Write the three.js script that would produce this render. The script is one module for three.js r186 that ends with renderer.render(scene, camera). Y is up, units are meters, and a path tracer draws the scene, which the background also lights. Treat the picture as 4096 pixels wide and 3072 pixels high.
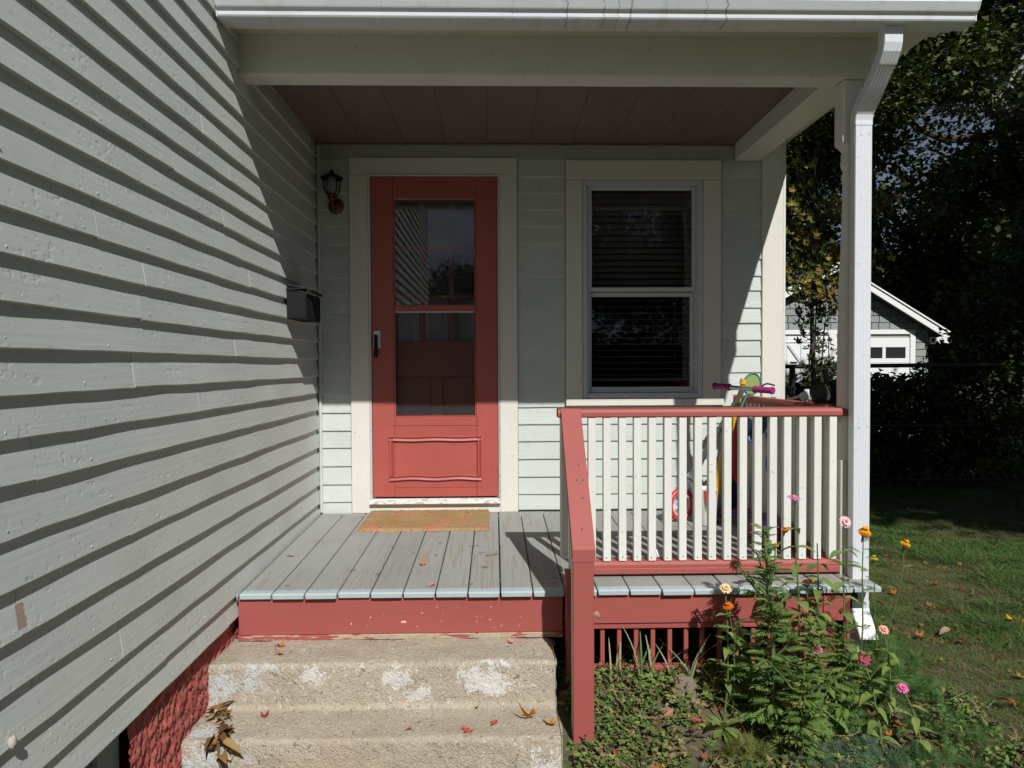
import * as THREE from 'three';
import { mergeGeometries, mergeVertices } from 'three/addons/utils/BufferGeometryUtils.js';

// ---------------------------------------------------------------- camera, sky, sun, exposure
const scene = new THREE.Scene();
const camera = new THREE.PerspectiveCamera(54.81, 4 / 3, 0.05, 600);
camera.position.set(1.1085, 0.9286, 4.7126);
camera.rotation.set(-0.02434, -0.02353, -0.00439, 'YXZ');
scene.add(camera);

const renderer = new THREE.WebGLRenderer({ antialias: true });
renderer.setSize(1024, 768);
renderer.toneMapping = THREE.LinearToneMapping;
renderer.toneMappingExposure = 1.03;
renderer.shadowMap.enabled = true;

const SUN = new THREE.Vector3(0.305, 0.985, 1).normalize();
const sun = new THREE.DirectionalLight(new THREE.Color().setRGB(1, 0.98, 0.94), 5.0);
sun.position.copy(SUN).multiplyScalar(60).add(new THREE.Vector3(2, 0, -4));
sun.target.position.set(2, 0, -4);
sun.castShadow = true;
sun.shadow.mapSize.set(4096, 4096);
Object.assign(sun.shadow.camera, { left: -22, right: 22, top: 22, bottom: -22, near: 1, far: 140 });
sun.shadow.bias = -0.0004;
scene.add(sun, sun.target);

// ---------------------------------------------------------------- random numbers and noise
function mulberry(a) { return () => { a |= 0; a = a + 0x6D2B79F5 | 0; let t = Math.imul(a ^ a >>> 15, 1 | a); t = t + Math.imul(t ^ t >>> 7, 61 | t) ^ t; return ((t ^ t >>> 14) >>> 0) / 4294967296; }; }
let rnd = mulberry(11);
const rr = (a, b) => a + (b - a) * rnd();
const pick = a => a[Math.floor(rnd() * a.length)];
const clamp = (x, a = 0, b = 1) => Math.min(b, Math.max(a, x));
const sst = (a, b, x) => { const t = clamp((x - a) / (b - a)); return t * t * (3 - 2 * t); };
const mixn = (a, b, t) => a + (b - a) * t;
const mix3 = (a, b, t) => [mixn(a[0], b[0], t), mixn(a[1], b[1], t), mixn(a[2], b[2], t)];
function hash(x, y, s) { let h = Math.imul(x | 0, 374761393) + Math.imul(y | 0, 668265263) + Math.imul(s | 0, 2147483647 - 58732); h = Math.imul(h ^ h >>> 13, 1274126177); return ((h ^ h >>> 16) >>> 0) / 4294967296; }
function vn(x, y, px = 0, py = 0, s = 1) {        // value noise; repeats after px, py cells when they are given
  const xi = Math.floor(x), yi = Math.floor(y), fx = x - xi, fy = y - yi, u = fx * fx * (3 - 2 * fx), v = fy * fy * (3 - 2 * fy);
  const wx = n => px ? ((n % px) + px) % px : n, wy = n => py ? ((n % py) + py) % py : n;
  const a = hash(wx(xi), wy(yi), s), b = hash(wx(xi + 1), wy(yi), s), c = hash(wx(xi), wy(yi + 1), s), d = hash(wx(xi + 1), wy(yi + 1), s);
  return a + (b - a) * u + (c - a) * v + (a - b - c + d) * u * v;
}
function fbm(x, y, oct = 4, px = 0, py = 0, s = 1) { let r = 0, a = 0.5, n = 0; for (let i = 0; i < oct; i++) { r += a * vn(x, y, px, py, s + i * 17); n += a; a *= 0.5; x *= 2; y *= 2; px *= 2; py *= 2; } return r / n; }

// sky: a float equirectangular picture of clear autumn air with broken cloud
{
  const w = 1024, h = 512, d = new Float32Array(w * h * 4);
  for (let j = 0; j < h; j++) {
    const el = ((j + 0.5) / h - 0.5) * Math.PI, y = Math.sin(el), c = Math.cos(el);
    for (let i = 0; i < w; i++) {
      const az = ((i + 0.5) / w - 0.5) * 2 * Math.PI, x = c * Math.cos(az), z = c * Math.sin(az);
      const t = Math.pow(clamp(1 - Math.max(y, 0)), 2.6);
      let col = mix3([0.034, 0.062, 0.125], [0.23, 0.28, 0.335], t);
      if (y > 0.01) {
        const k = 1 / (y + 0.22), n = fbm(x * k * 1.7 + 31, z * k * 1.7 + 57, 6, 0, 0, 5), f = sst(0.52, 0.70, n) * sst(0.02, 0.2, y) * 0.8;
        col = mix3(col, [0.41, 0.43, 0.455], f);
      }
      if (y < 0) col = mix3(col, [0.07, 0.08, 0.05], sst(0, 0.06, -y));
      const o = (j * w + i) * 4; d[o] = col[0]; d[o + 1] = col[1]; d[o + 2] = col[2]; d[o + 3] = 1;
    }
  }
  const t = new THREE.DataTexture(d, w, h, THREE.RGBAFormat, THREE.FloatType);
  t.mapping = THREE.EquirectangularReflectionMapping; t.magFilter = t.minFilter = THREE.LinearFilter; t.needsUpdate = true;
  scene.background = t; scene.environment = t;
}

// ---------------------------------------------------------------- naming, things and parts
const used = {};
function numbered(n) { used[n] = (used[n] ?? -1) + 1; return used[n] ? `${n}_${String(used[n]).padStart(3, '0')}` : n; }
function tag(o, label, category, group, kind) { const u = {}; if (label) u.label = label; if (category) u.category = category; if (group) u.group = group; if (kind) u.kind = kind; o.userData = u; return o; }
function thing(name, label, category, p = [0, 0, 0], group) { const o = new THREE.Group(); o.name = numbered(name); o.position.set(...p); tag(o, label, category, group); o.base = new THREE.Vector3(...p); scene.add(o); return o; }
function mesh(name, g, m) { const o = new THREE.Mesh(g, m); o.name = name; o.castShadow = o.receiveShadow = true; return o; }
// a part whose geometry is given in world metres; it is moved into its thing's own frame
function part(parent, name, g, m, label, kind) {
  const b = parent.base ?? new THREE.Vector3(); const list = Array.isArray(g) ? g : [g];
  let gg = list.length > 1 ? mergeGeometries(list.map(q => q.index ? q.toNonIndexed() : q)) : list[0];
  gg.translate(-b.x, -b.y, -b.z);
  const o = mesh(name, gg, m); o.base = b; if (label || kind) tag(o, label, null, null, kind); parent.add(o); return o;
}
function single(name, g, m, label, category, p = [0, 0, 0], group) { const o = mesh(numbered(name), g, m); g.translate(-p[0], -p[1], -p[2]); o.position.set(...p); tag(o, label, category, group); scene.add(o); return o; }
function struct(name, g, m) { const o = mesh(numbered(name), g, m); tag(o, null, null, null, 'structure'); scene.add(o); return o; }

// ---------------------------------------------------------------- geometry helpers
function boxUV(g, grain = 'x', off) {           // metres on each face, u along the grain
  if (g.index) g = g.toNonIndexed();
  const p = g.attributes.position, n = p.count, uv = new Float32Array(n * 2), gi = { x: 0, y: 1, z: 2 }[grain], o = off ?? [rnd() * 7, rnd() * 7];
  const a = new THREE.Vector3(), b = new THREE.Vector3(), c = new THREE.Vector3();
  for (let i = 0; i < n; i += 3) {
    a.fromBufferAttribute(p, i); b.fromBufferAttribute(p, i + 1); c.fromBufferAttribute(p, i + 2); b.sub(a); c.sub(a); b.cross(c);
    const m = [Math.abs(b.x), Math.abs(b.y), Math.abs(b.z)], ax = m.indexOf(Math.max(...m)); let rest = [0, 1, 2].filter(k => k !== ax);
    if (rest.includes(gi)) rest = [gi, ...rest.filter(k => k !== gi)];
    for (let k = 0; k < 3; k++) { const q = p.array, at = (i + k) * 3; uv[(i + k) * 2] = q[at + rest[0]] + o[0]; uv[(i + k) * 2 + 1] = q[at + rest[1]] + o[1]; }
  }
  g.setAttribute('uv', new THREE.BufferAttribute(uv, 2)); return g;
}
function tris(list) { const g = new THREE.BufferGeometry(); g.setAttribute('position', new THREE.Float32BufferAttribute(list.flat(), 3)); g.computeVertexNormals(); return g; }
function cbox(x0, x1, y0, y1, z0, z1, b = 0.003, grain = 'x', off) {   // box with chamfered edges
  const c = [[x0, x1], [y0, y1], [z0, z1]], t = [], mid = [(x0 + x1) / 2, (y0 + y1) / 2, (z0 + z1) / 2];
  b = Math.min(b, (x1 - x0) / 3, (y1 - y0) / 3, (z1 - z0) / 3);
  const P = (ax, s) => { const v = s.map((k, i) => c[i][k] + (i === ax ? 0 : (k ? -b : b))); return v; };
  const out = (A, B, C) => { const u = B.map((v, i) => v - A[i]), w = C.map((v, i) => v - A[i]), n = [u[1] * w[2] - u[2] * w[1], u[2] * w[0] - u[0] * w[2], u[0] * w[1] - u[1] * w[0]]; const m = A.map((v, i) => (v + B[i] + C[i]) / 3 - mid[i]); (n[0] * m[0] + n[1] * m[1] + n[2] * m[2] > 0) ? t.push(A, B, C) : t.push(A, C, B); };
  const quad = (A, B, C, D) => { out(A, B, C); out(A, C, D); };
  for (let ax = 0; ax < 3; ax++) { const [i, j] = [0, 1, 2].filter(k => k !== ax); for (const s of [0, 1]) { const mk = (a, d) => { const q = []; q[ax] = s; q[i] = a; q[j] = d; return P(ax, q); }; quad(mk(0, 0), mk(1, 0), mk(1, 1), mk(0, 1)); } }
  for (let i = 0; i < 3; i++) for (let j = i + 1; j < 3; j++) { const k = 3 - i - j; for (const a of [0, 1]) for (const d of [0, 1]) { const mk = (ax, e) => { const q = []; q[i] = a; q[j] = d; q[k] = e; return P(ax, q); }; quad(mk(i, 0), mk(i, 1), mk(j, 1), mk(j, 0)); } }
  for (const i of [0, 1]) for (const j of [0, 1]) for (const k of [0, 1]) out(P(0, [i, j, k]), P(1, [i, j, k]), P(2, [i, j, k]));
  return boxUV(tris(t), grain, off);
}
function extrudeAlong(profile, axis, a0, a1, grain, seg = 1, wob) {    // closed outline [[u,v]...] swept along x, y or z
  const t = [], n = profile.length, at = (i, s) => { const [u, v] = profile[(i + n) % n], w = wob ? wob(s, u, v) : [0, 0]; const U = u + w[0], V = v + w[1]; return axis === 'x' ? [s, V, U] : axis === 'z' ? [U, V, s] : [U, s, V]; };
  const flip = axis === 'x' ? 1 : axis === 'z' ? 0 : 1;
  let area = 0; for (let i = 0; i < n; i++) { const p = profile[i], q = profile[(i + 1) % n]; area += p[0] * q[1] - q[0] * p[1]; }
  const rev = (area < 0) !== !!flip, add = (A, B, C) => rev ? t.push(A, C, B) : t.push(A, B, C);
  for (let k = 0; k < seg; k++) { const s0 = mixn(a0, a1, k / seg), s1 = mixn(a0, a1, (k + 1) / seg); for (let i = 0; i < n; i++) { const A = at(i, s0), B = at(i + 1, s0), C = at(i + 1, s1), D = at(i, s1); add(A, B, C); add(A, C, D); } }
  const faces = THREE.ShapeUtils.triangulateShape(profile.map(p => new THREE.Vector2(...p)), []);
  for (const f of faces) { const [i, j, k] = f; const s = area < 0 ? 1 : 1; const A = [at(i, a0), at(j, a0), at(k, a0)], B = [at(i, a1), at(j, a1), at(k, a1)]; rev ? (t.push(A[0], A[1], A[2]), t.push(B[0], B[2], B[1])) : (t.push(A[0], A[2], A[1]), t.push(B[0], B[1], B[2])); }
  return boxUV(tris(t), grain ?? axis);
}
const V3 = (x, y, z) => new THREE.Vector3(x, y, z);
function tube(pts, r, seg = 12, rad = 6) { return new THREE.TubeGeometry(new THREE.CatmullRomCurve3(pts.map(p => V3(...p))), seg, r, rad, false).toNonIndexed(); }
function rod(a, b, r0, r1 = r0, rad = 10) { const A = V3(...a), B = V3(...b), d = B.clone().sub(A), g = new THREE.CylinderGeometry(r1, r0, d.length(), rad, 1); g.translate(0, d.length() / 2, 0); g.applyQuaternion(new THREE.Quaternion().setFromUnitVectors(V3(0, 1, 0), d.normalize())); g.translate(...a); return g.toNonIndexed(); }
function lathe(pts, x, y, z, seg = 24) { const g = new THREE.LatheGeometry(pts.map(p => new THREE.Vector2(...p)), seg); g.translate(x, y, z); return g.toNonIndexed(); }
function taperTube(pts, radii, rad = 6) {       // limb or stem that tapers along its points
  const c = new THREE.CatmullRomCurve3(pts.map(p => V3(...p))), n = (pts.length - 1) * 4, fr = c.computeFrenetFrames(n, false), t = [];
  const ring = i => { const q = c.getPointAt(i / n), f = i / n * (radii.length - 1), k = Math.min(radii.length - 2, Math.floor(f)), r = mixn(radii[k], radii[k + 1], f - k), o = []; for (let j = 0; j < rad; j++) { const a = j / rad * 2 * Math.PI, v = q.clone().addScaledVector(fr.normals[i], Math.cos(a) * r).addScaledVector(fr.binormals[i], Math.sin(a) * r); o.push([v.x, v.y, v.z]); } return o; };
  let A = ring(0); for (let i = 1; i <= n; i++) { const B = ring(i); for (let j = 0; j < rad; j++) { const k = (j + 1) % rad; t.push(A[j], A[k], B[k], A[j], B[k], B[j]); } A = B; }
  let g = tris(t); g.setAttribute('uv', new THREE.Float32BufferAttribute(new Float32Array(t.length * 2), 2)); g = mergeVertices(g, 1e-5); g.computeVertexNormals(); return g.toNonIndexed();
}

// ---------------------------------------------------------------- textures and materials
const enc = v => { v = clamp(v); return Math.round(255 * (v <= 0.0031308 ? 12.92 * v : 1.055 * Math.pow(v, 1 / 2.4) - 0.055)); };
function texture(w, h, fn, size, srgb = true, repeat = true) {       // fn(u in 0..1, v in 0..1) -> linear colour or a number
  const d = new Uint8Array(w * h * 4);
  for (let j = 0; j < h; j++) for (let i = 0; i < w; i++) {
    const c = fn((i + 0.5) / w, (j + 0.5) / h), o = (j * w + i) * 4;
    if (typeof c === 'number') d[o] = d[o + 1] = d[o + 2] = Math.round(255 * clamp(c)); else if (srgb) { d[o] = enc(c[0]); d[o + 1] = enc(c[1]); d[o + 2] = enc(c[2]); } else { d[o] = 255 * clamp(c[0]); d[o + 1] = 255 * clamp(c[1]); d[o + 2] = 255 * clamp(c[2]); }
    d[o + 3] = 255;
  }
  const t = new THREE.DataTexture(d, w, h); t.magFilter = THREE.LinearFilter; t.minFilter = THREE.LinearMipmapLinearFilter; t.generateMipmaps = true;
  if (srgb) t.colorSpace = THREE.SRGBColorSpace;
  if (repeat) t.wrapS = t.wrapT = THREE.RepeatWrapping;
  if (size) t.repeat.set(1 / size[0], 1 / size[1]);
  t.needsUpdate = true; return t;
}
const lin = (r, g, b) => new THREE.Color().setRGB(r, g, b);
const mat = (c, rough = 0.7, o = {}) => new THREE.MeshStandardMaterial({ color: Array.isArray(c) ? lin(...c) : c, roughness: rough, ...o });
const leafMat = (c, tr = 0.38, rough = 0.75) => new THREE.MeshPhysicalMaterial({ color: lin(...c), roughness: rough, transmission: tr, thickness: 0, side: THREE.DoubleSide, specularIntensity: 0.4 });

// old brushed paint over wood: faint grain, brush marks, blisters, chips down to wood
function paint(base, { size = 1.3, px = 512, vary = 0.05, chips = 0.0, chip = [0.26, 0.2, 0.14], dirt = 0.06, seed = 3, bump = 0.0012, blister = 0.5, rough = 0.6, grain = 0.5 } = {}) {
  const F = (u, v) => fbm(u * 5, v * 9, 4, 5, 9, seed), Gr = (u, v) => fbm(u * 6, v * 150, 3, 6, 150, seed + 40), B = (u, v) => { const n = fbm(u * 60, v * 90, 3, 60, 90, seed + 80), m = vn(u * 7, v * 8, 7, 8, seed + 81); return sst(0.62, 0.82, n) * sst(0.35, 0.75, m); };
  const C = (u, v) => chips ? sst(1 - chips, 1 - chips * 0.6, fbm(u * 24, v * 40, 4, 24, 40, seed + 120)) : 0, S = (u, v) => sst(0.86, 0.95, vn(u * 130, v * 130, 130, 130, seed + 7)) * vn(u * 12, v * 12, 12, 12, seed + 9);
  const map = texture(px, px, (u, v) => { const k = 1 + vary * 2 * (F(u, v) - 0.5) + grain * 0.06 * (Gr(u, v) - 0.5) - dirt * S(u, v) * 3; return mix3(base.map(c => c * k), chip, C(u, v) * 0.9); }, [size, size]);
  const bm = texture(px, px, (u, v) => 0.35 + grain * 0.4 * (Gr(u, v) - 0.5) + 0.45 * blister * B(u, v) + 0.1 * F(u, v) - 0.4 * C(u, v), [size, size], false);
  return mat([1, 1, 1], rough, { map, bumpMap: bm, bumpScale: bump });
}
const SID = [0.478, 0.513, 0.484], TRIM = [0.61, 0.592, 0.535], RED = [0.30, 0.071, 0.059];
const M = {
  siding: paint(SID, { seed: 3, px: 1024, size: 1.4, bump: 0.0028, blister: 0.6, dirt: 0.10, vary: 0.09 }),
  trim: paint(TRIM, { seed: 21, vary: 0.06, dirt: 0.1, chips: 0.016, chip: [0.35, 0.3, 0.24], bump: 0.0012 }),
  red: paint(RED, { seed: 33, vary: 0.07, dirt: 0.04, chips: 0.006, chip: [0.5, 0.42, 0.33], bump: 0.001 }),
  door: paint([0.36, 0.077, 0.063], { seed: 37, vary: 0.10, dirt: 0.08, bump: 0.0009, blister: 0.3, rough: 0.42, grain: 0.9, chips: 0.004, chip: [0.5, 0.36, 0.3] }),
  ceil: paint([0.155, 0.108, 0.096], { seed: 51, vary: 0.12, dirt: 0.1, bump: 0.0015, rough: 0.75 }),
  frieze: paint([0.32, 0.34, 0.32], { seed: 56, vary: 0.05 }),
  baluster: paint([0.645, 0.64, 0.60], { seed: 61, vary: 0.07, dirt: 0.12, chips: 0.014, bump: 0.0010 }),
  metal: paint([0.60, 0.622, 0.655], { seed: 71, vary: 0.03, bump: 0.0003, blister: 0.2, rough: 0.38, dirt: 0.12 }),
  alum: mat([0.60, 0.62, 0.63], 0.35, { metalness: 0.3 }),
  vinyl: paint([0.52, 0.545, 0.565], { seed: 75, vary: 0.03, bump: 0.0002, blister: 0.1, rough: 0.4 }),
  glass: new THREE.MeshPhysicalMaterial({ color: lin(1, 1, 1), roughness: 0.02, transmission: 1, thickness: 0, ior: 1.5 }),
  screen: mat([0.035, 0.036, 0.038], 0.8, { transparent: true, opacity: 0.5 }),
  dark: mat([0.02, 0.02, 0.02], 0.9), black: new THREE.MeshPhysicalMaterial({ color: lin(0.012, 0.012, 0.013), roughness: 0.75, specularIntensity: 0.35 }), iron: mat([0.012, 0.012, 0.013], 0.55),
  steel: mat([0.55, 0.56, 0.57], 0.28, { metalness: 0.85 }), brass: mat([0.13, 0.08, 0.035], 0.4, { metalness: 0.8 }),
  room: mat([0.07, 0.066, 0.06], 0.9), curtain: new THREE.MeshPhysicalMaterial({ color: lin(0.72, 0.76, 0.86), roughness: 1, transmission: 0.35, thickness: 0, side: THREE.DoubleSide }),
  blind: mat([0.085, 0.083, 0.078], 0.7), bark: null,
};

// ================================================================= GROUND
const gH = (x, z) => {
  const bed = sst(2.0, 1.45, z) * sst(3.25, 2.75, x) * sst(1.1, 1.45, x);
  const n = (fbm(x * 1.3 + 40, z * 1.3 + 40, 3, 0, 0, 91) - 0.5) * 0.06 + (fbm(x * 9 + 40, z * 9 + 40, 3, 0, 0, 95) - 0.5) * 0.03;
  return -0.585 + 0.19 * bed + n + 0.02 * sst(2, 6, -z);
};
{
  const xs = [], zs = []; const line = (a, lo, hi, fine0, fine1) => { let v = lo; while (v < hi) { a.push(v); const d = v < fine0 ? fine0 - v : v > fine1 ? v - fine1 : 0; v += 0.05 + d * 0.16; } a.push(hi); };
  line(xs, -160, 160, -0.4, 5.2); line(zs, -160, 160, -2.6, 3.6);
  const pos = [], uv = [], idx = [];
  for (const z of zs) for (const x of xs) { const under = x < 2.7 && z < 1.45; pos.push(x, under ? -0.5 : gH(x, z), z); uv.push(x, z); }
  for (let j = 0; j < zs.length - 1; j++) for (let i = 0; i < xs.length - 1; i++) { const a = j * xs.length + i, b = a + 1, c = a + xs.length, d = c + 1; idx.push(a, c, b, b, c, d); }
  const g = new THREE.BufferGeometry(); g.setAttribute('position', new THREE.Float32BufferAttribute(pos, 3)); g.setAttribute('uv', new THREE.Float32BufferAttribute(uv, 2)); g.setIndex(idx); g.computeVertexNormals();
  const soil = (u, v) => { const a = fbm(u * 9, v * 9, 5, 9, 9, 201), b = vn(u * 160, v * 160, 160, 160, 205), c = fbm(u * 40, v * 40, 3, 40, 40, 209); let col = mix3([0.06, 0.05, 0.03], [0.115, 0.095, 0.055], a); col = mix3(col, [0.05, 0.075, 0.02], sst(0.4, 0.6, c) * 0.85); col = mix3(col, [0.24, 0.17, 0.10], sst(0.86, 0.95, b) * 0.7); return col.map(q => q * (0.75 + 0.5 * c)); };
  struct('ground', g, mat([1, 1, 1], 1, { map: texture(1024, 1024, soil, [2.6, 2.6]), bumpMap: texture(512, 512, (u, v) => fbm(u * 40, v * 40, 4, 40, 40, 215), [2.6, 2.6], false), bumpScale: 0.03 }));
}

// ================================================================= HOUSE: side wing wall
// one lap board: a bevelled strip whose butt edge stands 12 mm proud, a little uneven along its length
function lapBoard(toWorld, s0, s1, yb, yt, wave = 0.0012, seed = 1, lap = 0.0125) {
  const n = Math.max(2, Math.round((s1 - s0) / 0.07)), t = [], uvs = [], o = [rnd() * 9, rnd() * 9];
  const prof = (s) => { const w = (vn(s * 7 + seed * 3.1, seed) - 0.5) * 2 * wave, k = (vn(s * 3 + seed * 1.7, seed + 50) - 0.5) * 0.003; return [[yt, -lap - 0.004], [yt, -lap], [yb + 0.004 + w, k - 0.0004], [yb + w, k - 0.0016], [yb + w, -lap]]; };
  const put = (q, s) => { t.push(toWorld(s, q[0], q[1])); uvs.push(s + o[0], q[0] + q[1] + o[1]); };
  const quad = (a, b, c, d, s, e) => { put(a, s); put(b, s); put(c, e); put(a, s); put(c, e); put(d, e); };
  for (let i = 0; i < n; i++) { const s = mixn(s0, s1, i / n), e = mixn(s0, s1, (i + 1) / n), A = prof(s), B = prof(e); for (let k = 0; k < 4; k++) quad(A[k], A[k + 1], B[k + 1], B[k], s, e); }
  for (const [s, f] of [[s0, 0], [s1, 1]]) { const A = prof(s); for (const [i, j, k] of [[0, 1, 2], [0, 2, 3], [0, 3, 4]]) { const q = f ? [A[i], A[k], A[j]] : [A[i], A[j], A[k]]; q.forEach(p => put(p, s)); } }
  const g = tris(t); g.setAttribute('uv', new THREE.Float32BufferAttribute(uvs.flat(), 2)); return g;
}
const sideMap = (s, y, d) => [d, y, s], backMap = (s, y, d) => [s, y, d];
{
  const w = thing('house_wing', 'grey-green clapboard house wall on the left above a rough red foundation', 'house wall', [0, -0.6, 2]);
  part(w, 'wall_core', [cbox(-4, -0.0235, -0.15, 5.6, -0.3, 8, 0.002, 'z')], M.siding);
  const edges = [-0.147, -0.052, 0.062, 0.181, 0.301, 0.417, 0.533, 0.655, 0.762, 0.866, 0.973, 1.08, 1.188, 1.292, 1.4, 1.507, 1.611, 1.712];
  while (edges[edges.length - 1] < 4.4) edges.push(edges[edges.length - 1] + 0.106 + rr(-0.003, 0.003));
  // joints seen in the photograph: course number -> distance from the entry wall
  const joints = { 1: [2.22], 2: [2.5], 3: [1.05], 4: [2.97], 5: [1.36, 2.45], 6: [], 7: [2.9], 8: [1.9], 9: [2.4], 10: [1.5], 11: [2.35, 1.42], 12: [2.32], 13: [1.3, 2.6], 14: [1.44], 15: [1.62], 16: [2.1], 17: [1.55] };
  edges.slice(0, -1).forEach((yb, i) => {
    const js = [0.012, ...(joints[i] ?? [rr(1, 3)]).slice().sort((a, b) => a - b), i % 2 ? 4.3 : 5.1, 7.9];
    for (let k = 0; k < js.length - 1; k++) part(w, 'clapboard', lapBoard(sideMap, js[k] + 0.0012, js[k + 1] - 0.0012, yb + (k % 2 ? rr(-0.003, 0.003) : 0), Math.min(edges[i + 1] + 0.022, 4.5), 0.0018, i * 5 + k, 0.0185), M.siding);
  });
  // filler run down a few of the joints, paler than the paint
  const filler = mat([0.60, 0.61, 0.56], 0.6), fl = [];
  for (const i in joints) for (const z of joints[i]) fl.push([+i, z]);
  fl.forEach(([i, z]) => { const y0 = edges[i] + 0.004, y1 = edges[i + 1] - 0.03, t = []; const lean = (y) => -0.0005 - 0.0172 * (y - edges[i]) / 0.13; const n = 5; for (let k = 0; k < n; k++) { const a = mixn(y0, y1, k / n), b = mixn(y0, y1, (k + 1) / n), wa = 0.0014 + 0.001 * rnd(), f = 0.0016; t.push([lean(a) + f, a, z - wa], [lean(b) + f, b, z - wa], [lean(b) + f, b, z + wa], [lean(a) + f, a, z - wa], [lean(b) + f, b, z + wa], [lean(a) + f, a, z + wa]); } part(w, 'joint_filler', boxUV(tris(t.map(p => p)), 'y'), filler); });
  // corner bead where the two walls meet
  part(w, 'corner_bead', cbox(-0.002, 0.016, 0.0, 2.33, -0.004, 0.012, 0.004, 'y'), M.siding);
  // nail heads and popped fillings
  const nails = []; for (let i = 0; i < 22; i++) for (let z = 0.55 + (i % 2) * 0.1; z < 3.2; z += 0.405) { const y = edges[i] + 0.022 + rr(-0.004, 0.004), g = new THREE.SphereGeometry(1, 6, 3, 0, Math.PI * 2, 0, Math.PI / 2).toNonIndexed(); g.rotateZ(-Math.PI / 2); const r = rr(0.002, 0.0042); g.scale(r * 0.55, r * rr(0.8, 1.6), r); g.translate(-0.0025, y, z + rr(-0.03, 0.03)); nails.push(g); }
  part(w, 'nail_heads', nails.map(g => boxUV(g)), M.siding, null, 'stuff');
  // bare wood where a board end has lost its paint, beside an open joint
  { const t = [], y0 = 0.318, y1 = 0.378, z0 = 2.978; const n = 8; for (let k = 0; k < n; k++) { const a = mixn(y0, y1, k / n), b = mixn(y0, y1, (k + 1) / n), f = q => 0.0012 - 0.0172 * (q - 0.301) / 0.13, wa = q => z0 - 0.022 - 0.012 * vn(q * 300, 3); t.push([f(a), a, z0], [f(b), b, z0], [f(b), b, wa(b)], [f(a), a, z0], [f(b), b, wa(b)], [f(a), a, wa(a)]); } part(w, 'bare_wood_patch', boxUV(tris(t), 'y'), mat([0.32, 0.25, 0.20], 0.85)); }
  // foundation: rough red stucco, with a basement window nearer the camera
  const nz = 420, ny = 120, y0 = -0.85, y1 = -0.146, P = []; const disp = (z, y) => { const r = 1 - Math.abs(2 * fbm(z * 46 + y * 16, y * 17 - z * 4, 4, 0, 0, 301) - 1); const q = fbm(z * 75 + y * 20, y * 40, 3, 0, 0, 307); return -0.052 + 0.015 * Math.pow(r, 1.5) + 0.020 * q + 0.006 * fbm(z * 4, y * 4, 2, 0, 0, 309); };
  for (let j = 0; j <= ny; j++) for (let i = 0; i <= nz; i++) { const z = mixn(-0.2, 2.42, i / nz), y = mixn(y0, y1, j / ny); P.push([disp(z, y), y, z]); }
  const t = []; for (let j = 0; j < ny; j++) for (let i = 0; i < nz; i++) { const a = j * (nz + 1) + i; t.push(P[a], P[a + 1 + nz], P[a + 2 + nz], P[a], P[a + 2 + nz], P[a + 1]); }
  let g = tris(t); g.setAttribute('uv', new THREE.Float32BufferAttribute(t.map(p => [p[2], p[1]]).flat(), 2)); g = mergeVertices((g.deleteAttribute('normal'), g), 1e-5); g.computeVertexNormals();
  const stucco = mat([1, 1, 1], 0.85, { map: texture(512, 512, (u, v) => { const n = fbm(u * 9, v * 9, 4, 9, 9, 311), m = fbm(u * 40, v * 40, 3, 40, 40, 315); return mix3(mix3([0.30, 0.06, 0.052], [0.40, 0.10, 0.085], n), [0.34, 0.13, 0.08], sst(0.55, 0.75, m) * 0.7); }, [1, 1]) });
  part(w, 'foundation', g, stucco);
  part(w, 'foundation_core', cbox(-4, -0.12, -0.9, -0.152, -0.3, 8, 0.002, 'z'), stucco);
  const win = part(w, 'basement_window', [cbox(-0.118, -0.09, -0.80, -0.16, 2.56, 2.60, 0.003, 'y'), cbox(-0.118, -0.09, -0.80, -0.16, 3.2, 3.24, 0.003, 'y'), cbox(-0.118, -0.09, -0.20, -0.16, 2.6, 3.2, 0.003, 'z'), cbox(-0.118, -0.09, -0.62, -0.58, 2.6, 3.2, 0.003, 'z')], mat([0.30, 0.31, 0.32], 0.6));
  part(win, 'pane', cbox(-0.112, -0.108, -0.6, -0.18, 2.6, 3.2, 0.001), mat([0.05, 0.055, 0.06], 0.1));
  part(w, 'window_reveal', cbox(-0.119, -0.055, -0.85, -0.15, 2.421, 2.56, 0.008, 'y'), mat([0.25, 0.27, 0.26], 0.8));
}
{ // a dead cocoon stuck on the boards
  const g = new THREE.SphereGeometry(1, 10, 8); const p = g.attributes.position; for (let i = 0; i < p.count; i++) p.setXYZ(i, p.getX(i) * 0.009, p.getY(i) * 0.015 * (1 + 0.25 * Math.sin(i * 2.1)), p.getZ(i) * 0.011); g.computeVertexNormals(); g.translate(0.007, 0.077, 3.02);
  single('cocoon', g, mat([0.40, 0.37, 0.32], 0.9), 'small pale cocoon stuck to the lower clapboards at the left', 'cocoon', [0.007, 0.077, 3.02]);
}

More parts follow.
